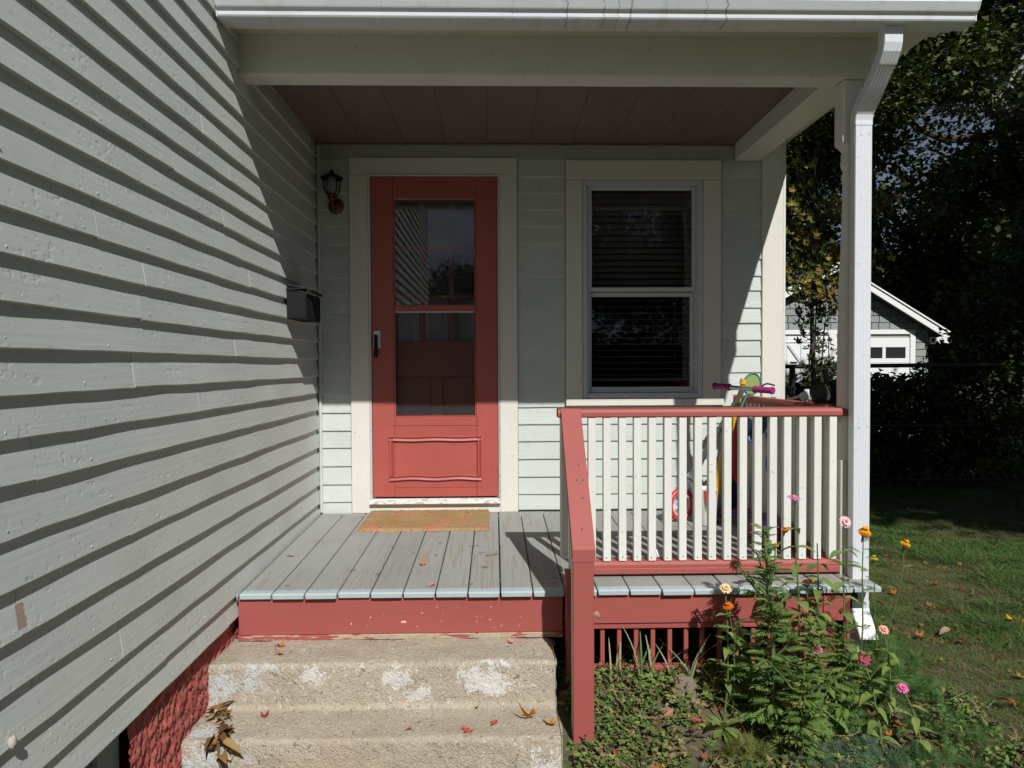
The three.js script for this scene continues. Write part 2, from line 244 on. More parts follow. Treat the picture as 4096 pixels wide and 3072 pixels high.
// ================================================================= HOUSE: entry wall
{
  const w = thing('entry_wall', 'grey-green clapboard entry wall behind the porch with white corner board', 'house wall', [1.4, -0.5, 0]);
  const core = [[-0.3, 0.33, -0.5, 5.4], [0.33, 1.13, -0.5, 0.02], [0.33, 1.13, 2.13, 5.4], [1.13, 1.68, -0.5, 5.4], [1.68, 2.44, -0.5, 0.73], [1.68, 2.44, 2.11, 5.4], [2.44, 2.95, -0.5, 5.4]];
  part(w, 'wall_core', core.map(([a, b, c, d]) => cbox(a, b, c, d, -0.13, -0.017, 0.0005)), M.siding);
  part(w, 'house_core', [cbox(-3, 2.95, -0.5, 5.4, -7, -2.6, 0.002), cbox(2.86, 2.95, -0.5, 5.4, -2.6, -0.13, 0.002), cbox(-3, 2.95, 5.3, 5.4, -2.6, -0.13, 0.002), cbox(-0.42, -0.3, -0.5, 5.4, -2.6, -0.13, 0.002), cbox(-0.3, 2.86, -0.5, -0.35, -2.6, -0.13, 0.002), cbox(-0.3, 2.86, 2.45, 2.55, -2.6, -0.13, 0.002), cbox(1.3, 1.4, -0.35, 2.45, -2.6, -0.131, 0.002)], M.room);
  const L = [-0.045, 0.067, 0.18, 0.296, 0.413, 0.522, 0.636, 0.745, 0.855, 0.958, 1.064, 1.162, 1.27, 1.378, 1.487, 1.595, 1.694, 1.807, 1.912, 2.015, 2.12, 2.225];
  const Mi = [0.008, 0.108, 0.219, 0.333, 0.447, 0.555, 0.665, 0.764, 0.864, 0.971, 1.07, 1.178, 1.281, 1.386, 1.492, 1.591, 1.701, 1.81, 1.916, 2.02, 2.125, 2.225];
  const R = [-0.1, 0.008, 0.108, 0.219, 0.333, 0.447, 0.555, 0.665, 0.775, 0.88, 0.986, 1.087, 1.197, 1.294, 1.404, 1.497, 1.604, 1.709, 1.813, 1.913, 2.016, 2.118, 2.231];
  const run = (a, s0, s1, skip) => { for (let i = 0; i < a.length - 1; i++) { if (skip && a[i] < skip) continue; part(w, 'clapboard', lapBoard(backMap, s0, s1, a[i], a[i + 1] + 0.02, 0.0009, i * 3 + s0 * 50), M.siding); } };
  run(L, 0.006, 0.199); run(Mi, 1.259, 1.56); run(R, 2.561, 2.818);
  for (let i = 0; i < 6; i++) part(w, 'clapboard', lapBoard(backMap, 1.562, 2.56, Mi[i], Mi[i + 1] + 0.02, 0.0009, i * 7 + 400), M.siding);
  part(w, 'clapboard', lapBoard(backMap, 1.562, 2.56, Mi[6], 0.672, 0.0009, 450), M.siding);
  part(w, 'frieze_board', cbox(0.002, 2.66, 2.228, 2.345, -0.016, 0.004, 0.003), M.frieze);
  part(w, 'corner_board', cbox(2.82, 2.955, -0.5, 4.2, -0.02, 0.012, 0.004, 'y'), M.trim, 'broad white corner board in the sun');
  part(w, 'corner_board', cbox(2.9551, 2.972, -0.5, 4.2, -0.12, 0.006, 0.003, 'y'), M.trim);
  part(w, 'foundation', cbox(-0.3, 2.93, -0.95, -0.5, -7, -0.03, 0.01), mat([0.25, 0.08, 0.07], 0.9));
}

// ---- doorway trim
{
  const d = thing('door_casing', 'white painted casing boards and worn threshold round the red door', 'door frame', [0.73, 0, 0]);
  part(d, 'side_casing', cbox(0.2, 0.318, -0.003, 2.131, -0.016, 0.013, 0.003, 'y'), M.trim); part(d, 'side_casing', cbox(1.143, 1.256, -0.003, 2.131, -0.016, 0.013, 0.003, 'y'), M.trim);
  part(d, 'head_casing', cbox(0.2, 1.256, 2.1325, 2.241, -0.016, 0.0135, 0.003, 'x'), M.trim);
  part(d, 'drip_edge', cbox(0.30, 1.16, 2.126, 2.1318, 0.0, 0.021, 0.001), M.alum);
  part(d, 'jamb_channel', [cbox(0.319, 0.3305, 0.08, 2.126, -0.02, 0.011, 0.002, 'y'), cbox(0.319, 0.324, 0.08, 2.126, 0.011, 0.016, 0.001, 'y')], M.alum);
  part(d, 'jamb_channel', [cbox(1.1315, 1.142, 0.09, 2.126, -0.02, 0.011, 0.002, 'y'), cbox(1.137, 1.142, 0.09, 2.126, 0.011, 0.016, 0.001, 'y')], M.alum);
  part(d, 'inner_jamb', [cbox(0.319, 0.345, 0.07, 2.13, -0.128, -0.022, 0.002, 'y'), cbox(1.117, 1.142, 0.07, 2.13, -0.128, -0.022, 0.002, 'y'), cbox(0.345, 1.117, 2.10, 2.13, -0.128, -0.022, 0.002)], M.trim);
  const worn = paint([0.62, 0.63, 0.62], { seed: 81, chips: 0.42, chip: [0.36, 0.33, 0.26], size: 0.7, dirt: 0.2, bump: 0.003 });
  part(d, 'threshold', extrudeAlong([[-0.12, 0.05], [0.034, 0.052], [0.042, 0.060], [0.040, 0.072], [0.0, 0.086], [-0.12, 0.088]], 'x', 0.3185, 1.1425), worn, 'threshold with flaking paint');
  part(d, 'riser_board', cbox(0.3185, 1.1425, -0.004, 0.0495, -0.016, 0.011, 0.002), M.trim);
}
// ---- storm door
{
  const d = thing('storm_door', 'red storm door with glass above a screen and a raised lower panel', 'door', [0.73, 0.1, 0]);
  const f = 0.002, b = -0.03;
  part(d, 'stile', cbox(0.332, 0.473, 0.098, 2.126, b, f, 0.004, 'y'), M.door); part(d, 'stile', cbox(0.993, 1.13, 0.098, 2.126, b, f, 0.004, 'y'), M.door);
  part(d, 'top_rail', cbox(0.4735, 0.9925, 1.985, 2.126, b, f, 0.003), M.door);
  part(d, 'middle_rail', cbox(0.4735, 0.9925, 1.277, 1.318, b, f - 0.003, 0.003), M.door);
  part(d, 'kick_panel', cbox(0.4735, 0.9925, 0.098, 0.606, b, f - 0.0015, 0.002), M.door);
  part(d, 'glass_stop', [cbox(0.474, 0.482, 1.32, 1.984, f - 0.012, f - 0.002, 0.002, 'y'), cbox(0.984, 0.992, 1.32, 1.984, f - 0.012, f - 0.002, 0.002, 'y'), cbox(0.474, 0.482, 0.607, 1.276, f - 0.012, f - 0.002, 0.002, 'y'), cbox(0.984, 0.992, 0.607, 1.276, f - 0.012, f - 0.002, 0.002, 'y'), cbox(0.482, 0.984, 0.607, 0.614, f - 0.012, f - 0.002, 0.002)], M.door);
  part(d, 'groove_bead', cbox(0.44, 1.022, 0.553, 0.5565, f - 0.0015, f + 0.0018, 0.0008), M.door);
  part(d, 'kick_seam', cbox(0.345, 1.118, 0.158, 0.1605, f - 0.001, f + 0.0012, 0.0006), M.door);
  // shaped moulding: bowed rails top and bottom, straight sides
  const bow = (x, k) => { const t = (x - 0.73) / 0.29; return k * (0.5 + 0.5 * Math.cos(t * Math.PI * 2.0)) * 0.007; };
  const rail = (y, h, k) => { const t = [], n = 28, X0 = 0.437, X1 = 1.023; const prof = [[0, 0], [0.12, 0.014], [0.5, 0.009], [0.85, 0.018], [1, 0]]; for (let i = 0; i < n; i++) for (let q = 0; q < 4; q++) { const P = (ii, [a, e]) => { const x = mixn(X0, X1, ii / n); return [x, y + h * a + bow(x, k), f - 0.001 + e]; }; const A = P(i, prof[q]), B = P(i + 1, prof[q]), C = P(i + 1, prof[q + 1]), D = P(i, prof[q + 1]); t.push(A, B, C, A, C, D); } return boxUV(tris(t), 'x'); };
  const side = x => { const t = []; const prof = [[0, 0], [0.12, 0.014], [0.5, 0.009], [0.85, 0.018], [1, 0]]; for (let q = 0; q < 4; q++) { const P = (y, [a, e]) => [x + 0.026 * a, y, f - 0.001 + e]; const A = P(0.235, prof[q]), B = P(0.235, prof[q + 1]), C = P(0.472, prof[q + 1]), D = P(0.472, prof[q]); t.push(A, B, C, A, C, D); } return boxUV(tris(t), 'y'); };
  part(d, 'panel_moulding', [rail(0.450, 0.034, 0.6), rail(0.207, 0.034, -1), side(0.438), side(0.996)], M.door);
  part(d, 'upper_glass', cbox(0.474, 0.992, 1.319, 1.984, -0.014, -0.0105, 0.0005), M.glass);
  part(d, 'lower_screen', new THREE.PlaneGeometry(0.518, 0.669).translate(0.733, 0.9415, -0.012).toNonIndexed(), M.screen, 'fine insect screen');
  part(d, 'upper_screen', new THREE.PlaneGeometry(0.518, 0.664).translate(0.733, 1.6515, -0.024).toNonIndexed(), M.screen, 'fine insect screen behind the glass');
  part(d, 'screen_sill', cbox(0.476, 0.99, 1.270, 1.2765, -0.02, -0.004, 0.001), M.alum);
  part(d, 'top_clip', cbox(0.478, 0.988, 1.980, 1.9845, -0.010, -0.002, 0.0008), mat([0.25, 0.25, 0.24], 0.5));
  const h = part(d, 'handle_plate', cbox(0.345, 0.388, 1.045, 1.155, f, f + 0.006, 0.006, 'y'), M.alum);
  part(h, 'lever', [cbox(0.352, 0.374, 0.985, 1.128, f + 0.022, f + 0.034, 0.006, 'y'), cbox(0.356, 0.370, 1.085, 1.125, f + 0.006, f + 0.023, 0.003, 'y')], M.black);
  for (const y of [1.98, 1.43, 0.83, 0.27]) part(d, 'hinge', [cbox(1.1305, 1.1385, y - 0.035, y + 0.035, f, f + 0.011, 0.002, 'y'), ...[-0.022, 0, 0.022].map(e => rod([1.136, y + e - 0.009, f + 0.012], [1.136, y + e + 0.009, f + 0.012], 0.0045, 0.0045, 8))].map(g => boxUV(g, 'y')), M.alum);
  const sc = []; for (const y of [0.52, 0.14, 1.0, 1.9]) for (const x of [0.3245, 1.147]) sc.push(new THREE.SphereGeometry(0.003, 6, 4).translate(x, y, 0.0165).toNonIndexed());
  part(d, 'screw', sc, M.steel);
}
// ---- inner front door with nine lights
{
  const d = thing('front_door', 'red wooden front door with nine small panes behind the storm door', 'door', [0.73, 0.08, -0.09]);
  const z0 = -0.112, z1 = -0.074, xs = [0.475, 0.643, 0.838, 1.008], ys = [1.09, 1.375, 1.685, 1.985];
  part(d, 'stile', cbox(0.346, xs[0], 0.09, 2.098, z0, z1, 0.003, 'y'), M.door); part(d, 'stile', cbox(xs[3], 1.116, 0.09, 2.098, z0, z1, 0.003, 'y'), M.door);
  part(d, 'top_rail', cbox(xs[0] + 0.0005, xs[3] - 0.0005, ys[3], 2.098, z0, z1, 0.003), M.door); part(d, 'lock_rail', cbox(xs[0] + 0.0005, xs[3] - 0.0005, 0.86, ys[0], z0, z1, 0.003), M.door);
  part(d, 'bottom_rail', cbox(xs[0] + 0.0005, xs[3] - 0.0005, 0.09, 0.26, z0, z1, 0.003), M.door);
  part(d, 'centre_stile', cbox(0.70, 0.775, 0.261, 0.859, z0, z1, 0.003, 'y'), M.door);
  for (const [a, b] of [[xs[0], 0.70], [0.775, xs[3]]]) part(d, 'panel', cbox(a + 0.001, b - 0.001, 0.262, 0.858, z0 + 0.008, z1 - 0.010, 0.012, 'y'), M.door);
  for (const x of [xs[1], xs[2]]) part(d, 'muntin', cbox(x - 0.015, x + 0.015, ys[0], ys[3], z0 + 0.004, z1 - 0.003, 0.004, 'y'), M.door);
  for (const y of [ys[1], ys[2]]) part(d, 'muntin', cbox(xs[0], xs[3], y - 0.014, y + 0.014, z0 + 0.005, z1 - 0.005, 0.004), M.door);
  for (let i = 0; i < 3; i++) for (let j = 0; j < 3; j++) part(d, 'pane', cbox(xs[i] + (i ? 0.0155 : 0), xs[i + 1] - (i < 2 ? 0.0155 : 0), ys[j] + (j ? 0.0145 : 0), ys[j + 1] - (j < 2 ? 0.0145 : 0), -0.097, -0.094, 0.0005), M.glass);
  // gathered curtain on the room side of the panes
  const t = [], n = 90; const P = (i, y) => { const x = mixn(0.47, 1.01, i / n), k = Math.sin(i * 0.62) * 0.008 + Math.sin(i * 0.23 + 1) * 0.009 + Math.sin(i * 1.37) * 0.003; return [x, y, -0.142 + k]; };
  for (let i = 0; i < n; i++) { const A = P(i, 1.0), B = P(i + 1, 1.0), C = P(i + 1, 1.36), D = P(i, 1.36); t.push(A, B, C, A, C, D); }
  let g = boxUV(tris(t), 'y'); const c = single('curtain', g, M.curtain, 'pale blue-white gathered half curtain inside the front door panes', 'curtain', [0.74, 1.0, -0.142]);
}
// ---- sash window
{
  const w = thing('sash_window', 'double-hung window in wide white casing beside the door', 'window', [2.06, 0.72, 0]);
  part(w, 'side_casing', cbox(1.565, 1.668, 0.716, 2.106, -0.016, 0.013, 0.003, 'y'), M.trim); part(w, 'side_casing', cbox(2.443, 2.555, 0.716, 2.106, -0.016, 0.013, 0.003, 'y'), M.trim);
  part(w, 'head_casing', cbox(1.565, 2.555, 2.1075, 2.229, -0.016, 0.0135, 0.003), M.trim);
  part(w, 'sill', cbox(1.562, 2.572, 0.672, 0.7145, -0.016, 0.03, 0.004), M.trim);
  part(w, 'frame', [cbox(1.669, 1.70, 0.716, 2.105, -0.11, 0.002, 0.003, 'y'), cbox(2.411, 2.442, 0.716, 2.105, -0.11, 0.002, 0.003, 'y'), cbox(1.70, 2.411, 2.072, 2.105, -0.11, 0.001, 0.003), cbox(1.70, 2.411, 0.716, 0.752, -0.11, 0.004, 0.004), cbox(1.7005, 1.712, 0.753, 2.071, -0.09, -0.012, 0.002, 'y'), cbox(2.399, 2.4105, 0.753, 2.071, -0.09, -0.012, 0.002, 'y')], M.vinyl);
  const u = part(w, 'upper_sash', [cbox(1.7125, 1.733, 1.40, 2.0715, -0.05, -0.022, 0.003, 'y'), cbox(2.379, 2.3985, 1.40, 2.0715, -0.05, -0.022, 0.003, 'y'), cbox(1.733, 2.379, 2.048, 2.0715, -0.05, -0.022, 0.003), cbox(1.733, 2.379, 1.402, 1.428, -0.05, -0.019, 0.003)], M.vinyl);
  part(u, 'pane', cbox(1.733, 2.379, 1.429, 2.047, -0.038, -0.035, 0.0005), M.glass);
  const l = part(w, 'lower_sash', [cbox(1.7125, 1.735, 0.753, 1.40, -0.088, -0.056, 0.003, 'y'), cbox(2.377, 2.3985, 0.753, 1.40, -0.088, -0.056, 0.003, 'y'), cbox(1.735, 2.377, 1.372, 1.40, -0.088, -0.056, 0.003), cbox(1.735, 2.377, 0.753, 0.79, -0.088, -0.056, 0.003)], M.vinyl);
  part(l, 'pane', cbox(1.735, 2.377, 0.791, 1.371, -0.074, -0.071, 0.0005), M.glass);
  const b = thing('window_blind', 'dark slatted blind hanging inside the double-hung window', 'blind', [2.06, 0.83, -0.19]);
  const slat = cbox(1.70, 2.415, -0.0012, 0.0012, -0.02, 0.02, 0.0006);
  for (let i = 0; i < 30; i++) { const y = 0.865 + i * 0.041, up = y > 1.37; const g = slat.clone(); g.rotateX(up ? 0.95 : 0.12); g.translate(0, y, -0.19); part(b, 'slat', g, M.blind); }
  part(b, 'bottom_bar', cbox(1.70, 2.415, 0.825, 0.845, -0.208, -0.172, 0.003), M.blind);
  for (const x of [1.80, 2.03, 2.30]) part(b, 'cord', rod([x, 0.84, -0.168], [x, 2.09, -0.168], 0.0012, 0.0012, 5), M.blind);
}
// ---- lamp, mailbox, doormat
{
  const l = thing('wall_lamp', 'black carriage wall lamp with glass jar and brass base left of the door', 'lamp', [0.112, 2.02, 0]);
  const x = 0.108, z = 0.082;
  part(l, 'back_plate', [lathe([[0, 0.022], [0.03, 0.02], [0.048, 0.012], [0.05, 0.0], [0, 0]], 0, 0, 0, 28).rotateX(Math.PI / 2).translate(0.117, 1.937, 0.0)], M.brass);
  part(l, 'bracket', tube([[0.117, 1.937, 0.015], [0.115, 1.928, 0.05], [x, 1.945, z], [x, 1.965, z]], 0.007, 12, 8), M.brass);
  part(l, 'cup', lathe([[0, 0], [0.018, 0.002], [0.024, 0.012], [0.014, 0.022], [0.022, 0.034], [0.026, 0.042], [0, 0.044]], x, 1.955, z), M.brass);
  part(l, 'glass_jar', lathe([[0.018, 0], [0.031, 0.03], [0.034, 0.055], [0.028, 0.085], [0.024, 0.10]], x, 1.998, z), new THREE.MeshPhysicalMaterial({ color: lin(0.6, 0.6, 0.58), roughness: 0.25, transmission: 0.7, thickness: 0, ior: 1.5, side: THREE.DoubleSide }));
  part(l, 'bulb', lathe([[0.009, 0], [0.012, 0.012], [0.017, 0.035], [0.01, 0.055], [0, 0.066]], x, 2.0, z, 14), mat([0.3, 0.3, 0.28], 0.5));
  part(l, 'cap', lathe([[0.066, 0], [0.07, 0.008], [0.05, 0.018], [0.026, 0.028], [0.014, 0.042], [0.008, 0.055], [0.0, 0.062]], x, 2.088, z), M.black);
  const arms = []; for (let k = 0; k < 4; k++) { const a = k * Math.PI / 2 + 0.78, c = Math.cos(a), s = Math.sin(a); arms.push(tube([[x + c * 0.062, 2.09, z + s * 0.062], [x + c * 0.058, 2.05, z + s * 0.058], [x + c * 0.046, 2.005, z + s * 0.046], [x + c * 0.022, 1.975, z + s * 0.022]], 0.004, 10, 6)); }
  part(l, 'cage_arm', arms, M.black);
}
{
  const m = thing('mailbox', 'black metal wall mailbox with its lid ajar on the left wall near the corner', 'mailbox', [0.06, 1.19, 0.56]);
  part(m, 'box', [cbox(0.001, 0.105, 1.185, 1.195, 0.40, 0.72, 0.003), cbox(0.099, 0.105, 1.1955, 1.325, 0.40, 0.72, 0.002), extrudeAlong([[0.001, 1.1955], [0.0985, 1.1955], [0.0985, 1.325], [0.001, 1.352]], 'z', 0.714, 0.72), extrudeAlong([[0.001, 1.1955], [0.0985, 1.1955], [0.0985, 1.325], [0.001, 1.352]], 'z', 0.40, 0.406)], M.black);
  part(m, 'lid', [extrudeAlong([[0.001, 1.372], [0.115, 1.348], [0.117, 1.330], [0.113, 1.330], [0.111, 1.344], [0.001, 1.367]], 'z', 0.39, 0.73), cbox(0.002, 0.112, 1.345, 1.349, 0.73, 0.734, 0.001)], mat([0.016, 0.018, 0.02], 0.6));
  part(m, 'paper', cbox(0.05, 0.054, 1.2, 1.338, 0.44, 0.6, 0.001), mat([0.3, 0.28, 0.25], 0.9));
}
{
  const coir = (u, v) => { const n = fbm(u * 5, v * 4, 4, 0, 0, 401), f = vn(u * 260, v * 150, 0, 0, 405), g = vn(u * 90, v * 60, 0, 0, 409); let c = mix3([0.26, 0.145, 0.058], [0.36, 0.22, 0.092], n); const pk = sst(0.05, 0.2, v) ; 
    const arc = (cx, cy, r, w) => Math.exp(-Math.pow((Math.hypot((u - cx), (v - cy) * 0.7) - r) / w, 2)); const e = sst(0.35, 0.6, fbm(u * 18, v * 12, 3, 0, 0, 411));
    c = mix3(c, [0.50, 0.15, 0.12], 0.75 * e * clamp(arc(0.8, -0.12, 0.26, 0.06) + arc(0.2, 1.1, 0.22, 0.05) + arc(0.02, 0, 0.1, 0.05))); c = mix3(c, [0.16, 0.21, 0.11], 0.6 * e * clamp(arc(0.83, -0.1, 0.17, 0.035) + arc(0.98, 0.42, 0.1, 0.05) + arc(0.25, 1.08, 0.14, 0.03) + arc(0.05, 0.75, 0.1, 0.04)));
    c = mix3(c, [0.08, 0.05, 0.03], 0.8 * sst(0.82, 0.93, vn(u * 70, v * 40, 0, 0, 415)) * sst(0.4, 0.7, n)); return c.map(q => q * (0.72 + 0.34 * f + 0.2 * g)); };
  const nx = 80, nz = 44, P = [], uv = []; for (let j = 0; j <= nz; j++) for (let i = 0; i <= nx; i++) { const u = i / nx, v = j / nz, edge = Math.min(u, 1 - u, v, 1 - v); const x = mixn(0.318, 1.074, u) + 0.004 * (vn(v * 30, 3) - 0.5) * (u < 0.02 || u > 0.98 ? 1 : 0), z = mixn(0.5, -0.0, v) + (0.003 * (vn(u * 40, 5) - 0.5)); P.push([x, -0.026 * Math.max(z, 0) + (edge < 0.005 ? 0.001 : 0.014 + 0.004 * vn(u * 120, v * 80, 0, 0, 419)), Math.max(z, 0.015)]); uv.push(u, v); }
  const g = new THREE.BufferGeometry(), idx = []; for (let j = 0; j < nz; j++) for (let i = 0; i < nx; i++) { const a = j * (nx + 1) + i; idx.push(a, a + 1, a + nx + 2, a, a + nx + 2, a + nx + 1); } g.setAttribute('position', new THREE.Float32BufferAttribute(P.flat(), 3)); g.setAttribute('uv', new THREE.Float32BufferAttribute(uv, 2)); g.setIndex(idx); g.computeVertexNormals();
  single('doormat', g, mat([1, 1, 1], 1, { map: texture(1024, 640, coir, null, true, false), bumpMap: texture(512, 320, (u, v) => vn(u * 190, v * 120, 0, 0, 421), null, false, false), bumpScale: 0.004 }), 'worn brown coir doormat with faded flower print in front of the door', 'doormat', [0.7, 0, 0.25]);
}

// ================================================================= PORCH
const deckY = z => -0.026 * z;
{ // deck boards, skirt and lattice
  const p = thing('porch_deck', 'grey painted plank porch floor with red skirt boards and slats below', 'porch floor', [1.4, -0.4, 0.8]);
  // one picture of the worn paint for the whole floor, in place: u across, v from wall to front
  const Wd = 2.82, Dd = 1.56;
  const worn = (u, v) => {
    const x = u * Wd, z = v * Dd, b = Math.floor((x + 0.128) / 0.14), hb = hash(b, 7, 3), g = fbm(x * 90 + hb * 50, z * 4 + hb * 9, 4, 0, 0, 500 + b), ring = Math.sin(60 * (x * 6 + 0.9 * fbm(x * 5 + hb * 30, z * 2.2 + hb * 7, 3, 0, 0, 520 + b)));
    let c = mix3([0.23, 0.24, 0.23], [0.275, 0.282, 0.27], fbm(x * 5, z * 3, 4, 0, 0, 530)); const k = 0.94 + 0.12 * hb; c = c.map(q => q * k);
    const wear = sst(0.46, 0.74, fbm(x * 3.1 + 5, z * 2.2 + 3, 4, 0, 0, 540) + 0.16 * sst(0.25, 0.6, x) * sst(0.5, 1.0, z) * sst(2.2, 1.0, x) + 0.1 * sst(0.9, 1.4, x) + 0.04);
    const gr = sst(0.52, 0.66, g) * (0.4 + 0.6 * sst(-0.2, 0.8, ring)); c = mix3(c, mix3([0.17, 0.13, 0.09], [0.27, 0.235, 0.18], g), wear * gr * 0.95);
    if (x < 0.95) c = mix3(c, [0.288, 0.292, 0.272], 0.6 * sst(0.95, 0.4, x) * (1 - wear));
    c = mix3(c, [0.12, 0.10, 0.075], 0.8 * sst(0.78, 0.86, fbm(x * 16, z * 16, 3, 0, 0, 550)) * wear);
    c = mix3(c, [0.34, 0.40, 0.41], sst(1.497, 1.515, z + 0.008 * vn(x * 60, 3))); return c;
  };
  const bumpF = (u, v) => { const x = u * Wd, z = v * Dd, b = Math.floor((x + 0.128) / 0.14); return 0.5 + 0.5 * (fbm(x * 90 + hash(b, 7, 3) * 50, z * 4, 4, 0, 0, 500 + b) - 0.5); };
  const deckMat = mat([1, 1, 1], 0.72, { map: texture(2048, 1024, worn, null, true, false), bumpMap: texture(1024, 512, bumpF, null, false, false), bumpScale: 0.003 });
  const xs = []; for (let x = -0.128; x < 2.78; x += 0.1397) xs.push(x);
  xs.forEach((x0, i) => {
    const a = Math.max(x0 + 0.0025 + (rnd() - 0.5) * 0.002, 0.003), b = Math.min(x0 + 0.1372 + (rnd() - 0.5) * 0.002, 2.79), zf = 1.552 + rr(-0.006, 0.006), lift = rr(-0.0012, 0.0012);
    const pr = [[a, 0], [a + 0.004, 0.003], [b - 0.004, 0.003], [b, 0], [b - 0.002, -0.022], [a + 0.002, -0.022]].map(q => [q[0], q[1] - 0.003]);
    // swept from wall to front edge, rounded over at the front
    const t = [], put = (k, z, sh) => [mixn(pr[k][0], (a + b) / 2, sh * 0.03), deckY(z) + lift + pr[k][1] - (k < 4 ? sh * 0.006 : -sh * 0.003), z], Z = [[0.02, 0], [0.8, 0], [zf - 0.007, 0], [zf, 1]], n = 6;
    for (let q = 0; q < Z.length - 1; q++) for (let k = 0; k < n; k++) { const A = put(k, ...Z[q]), B = put((k + 1) % n, ...Z[q]), C = put((k + 1) % n, ...Z[q + 1]), D = put(k, ...Z[q + 1]); t.push(A, B, C, A, C, D); }
    const e = Z[3]; for (let k = 1; k < n - 1; k++) t.push(put(0, ...e), put(k, ...e), put(k + 1, ...e)); 
    const uvs = []; for (const v of t) uvs.push(v[0] / Wd, Math.min(0.999, (v[2] - (v[1] - deckY(v[2]) + 0.003) * 0.4) / Dd));
    const T = []; for (let k = 0; k < t.length; k += 3) T.push(t[k], t[k + 2], t[k + 1]); const U = []; for (let k = 0; k < uvs.length; k += 6) U.push(uvs[k], uvs[k + 1], uvs[k + 4], uvs[k + 5], uvs[k + 2], uvs[k + 3]);
    const g = tris(T); g.setAttribute('uv', new THREE.Float32BufferAttribute(U, 2)); part(p, 'deck_board', g, deckMat);
  });
  part(p, 'joist', [cbox(0.01, 2.74, -0.16, -0.05, 0.02, 0.06, 0.002), cbox(0.01, 2.74, -0.19, -0.08, 1.40, 1.44, 0.002)], M.dark);
  // skirt in front of the steps, its lowest strip scraped bare
  const peel = mat([1, 1, 1], 0.75, { map: texture(1024, 64, (u, v) => { const n = fbm(u * 30, v * 3, 4, 0, 0, 571), m = fbm(u * 9, v * 2, 3, 0, 0, 575); let c = RED.slice(); const bare = sst(0.47, 0.53, n * 0.55 + m * 0.35 + 0.10 * sst(0.25, 0.5, u) * sst(0.95, 0.7, u)); c = mix3(c, mix3([0.44, 0.36, 0.25], [0.30, 0.24, 0.17], fbm(u * 80, v * 6, 3, 0, 0, 577)), bare); return c; }, null, true, false) });
  part(p, 'skirt_board', cbox(0.004, 1.40, -0.225, -0.066, 1.508, 1.532, 0.003), M.red);
  { const g = cbox(0.004, 1.40, -0.2475, -0.2255, 1.508, 1.536, 0.002), u = g.attributes.uv, q = g.attributes.position; for (let i = 0; i < u.count; i++) u.setXY(i, q.getX(i) / 1.4, (q.getY(i) + 0.2475) / 0.022); part(p, 'skirt_strip', g, peel, 'bottom strip with paint peeled to bare wood'); }
  { const ch = []; for (let k = 0; k < 26; k++) { const x = rr(0.45, 1.3), y = rr(-0.21, -0.11), w = rr(0.002, 0.012), h = rr(0.001, 0.003); ch.push(cbox(x, x + (rnd() < 0.2 ? h : w), y, y + (rnd() < 0.2 ? w : h), 1.5318, 1.5326, 0.0002)); } ch.push(cbox(0.70, 0.722, -0.178, -0.169, 1.5318, 1.5327, 0.0002)); part(p, 'paint_chip', ch, mat([0.55, 0.46, 0.36], 0.8), null, 'stuff'); }
  part(p, 'skirt_board', cbox(1.50, 2.635, -0.193, -0.063, 1.508, 1.532, 0.003), M.red);
  part(p, 'lattice_rail', cbox(1.50, 2.60, -0.218, -0.1945, 1.49, 1.524, 0.002), M.red); part(p, 'lattice_rail', cbox(1.50, 2.60, -0.43, -0.383, 1.49, 1.524, 0.002), M.red);
  for (const x of [1.492, 1.565, 1.639, 1.713, 1.787, 1.8615, 1.933, 2.005, 2.082, 2.156, 2.23, 2.304]) part(p, 'lattice_slat', cbox(x, x + 0.0195, -0.3825, -0.2185, 1.492, 1.512, 0.002, 'y'), M.red);
  part(p, 'corner_panel', cbox(2.37, 2.60, -0.43, -0.219, 1.498, 1.52, 0.002), M.red);
  part(p, 'skirt_board', cbox(2.636, 2.66, -0.43, -0.063, 0.02, 1.532, 0.003, 'z'), M.red, 'red skirt along the open side');
}
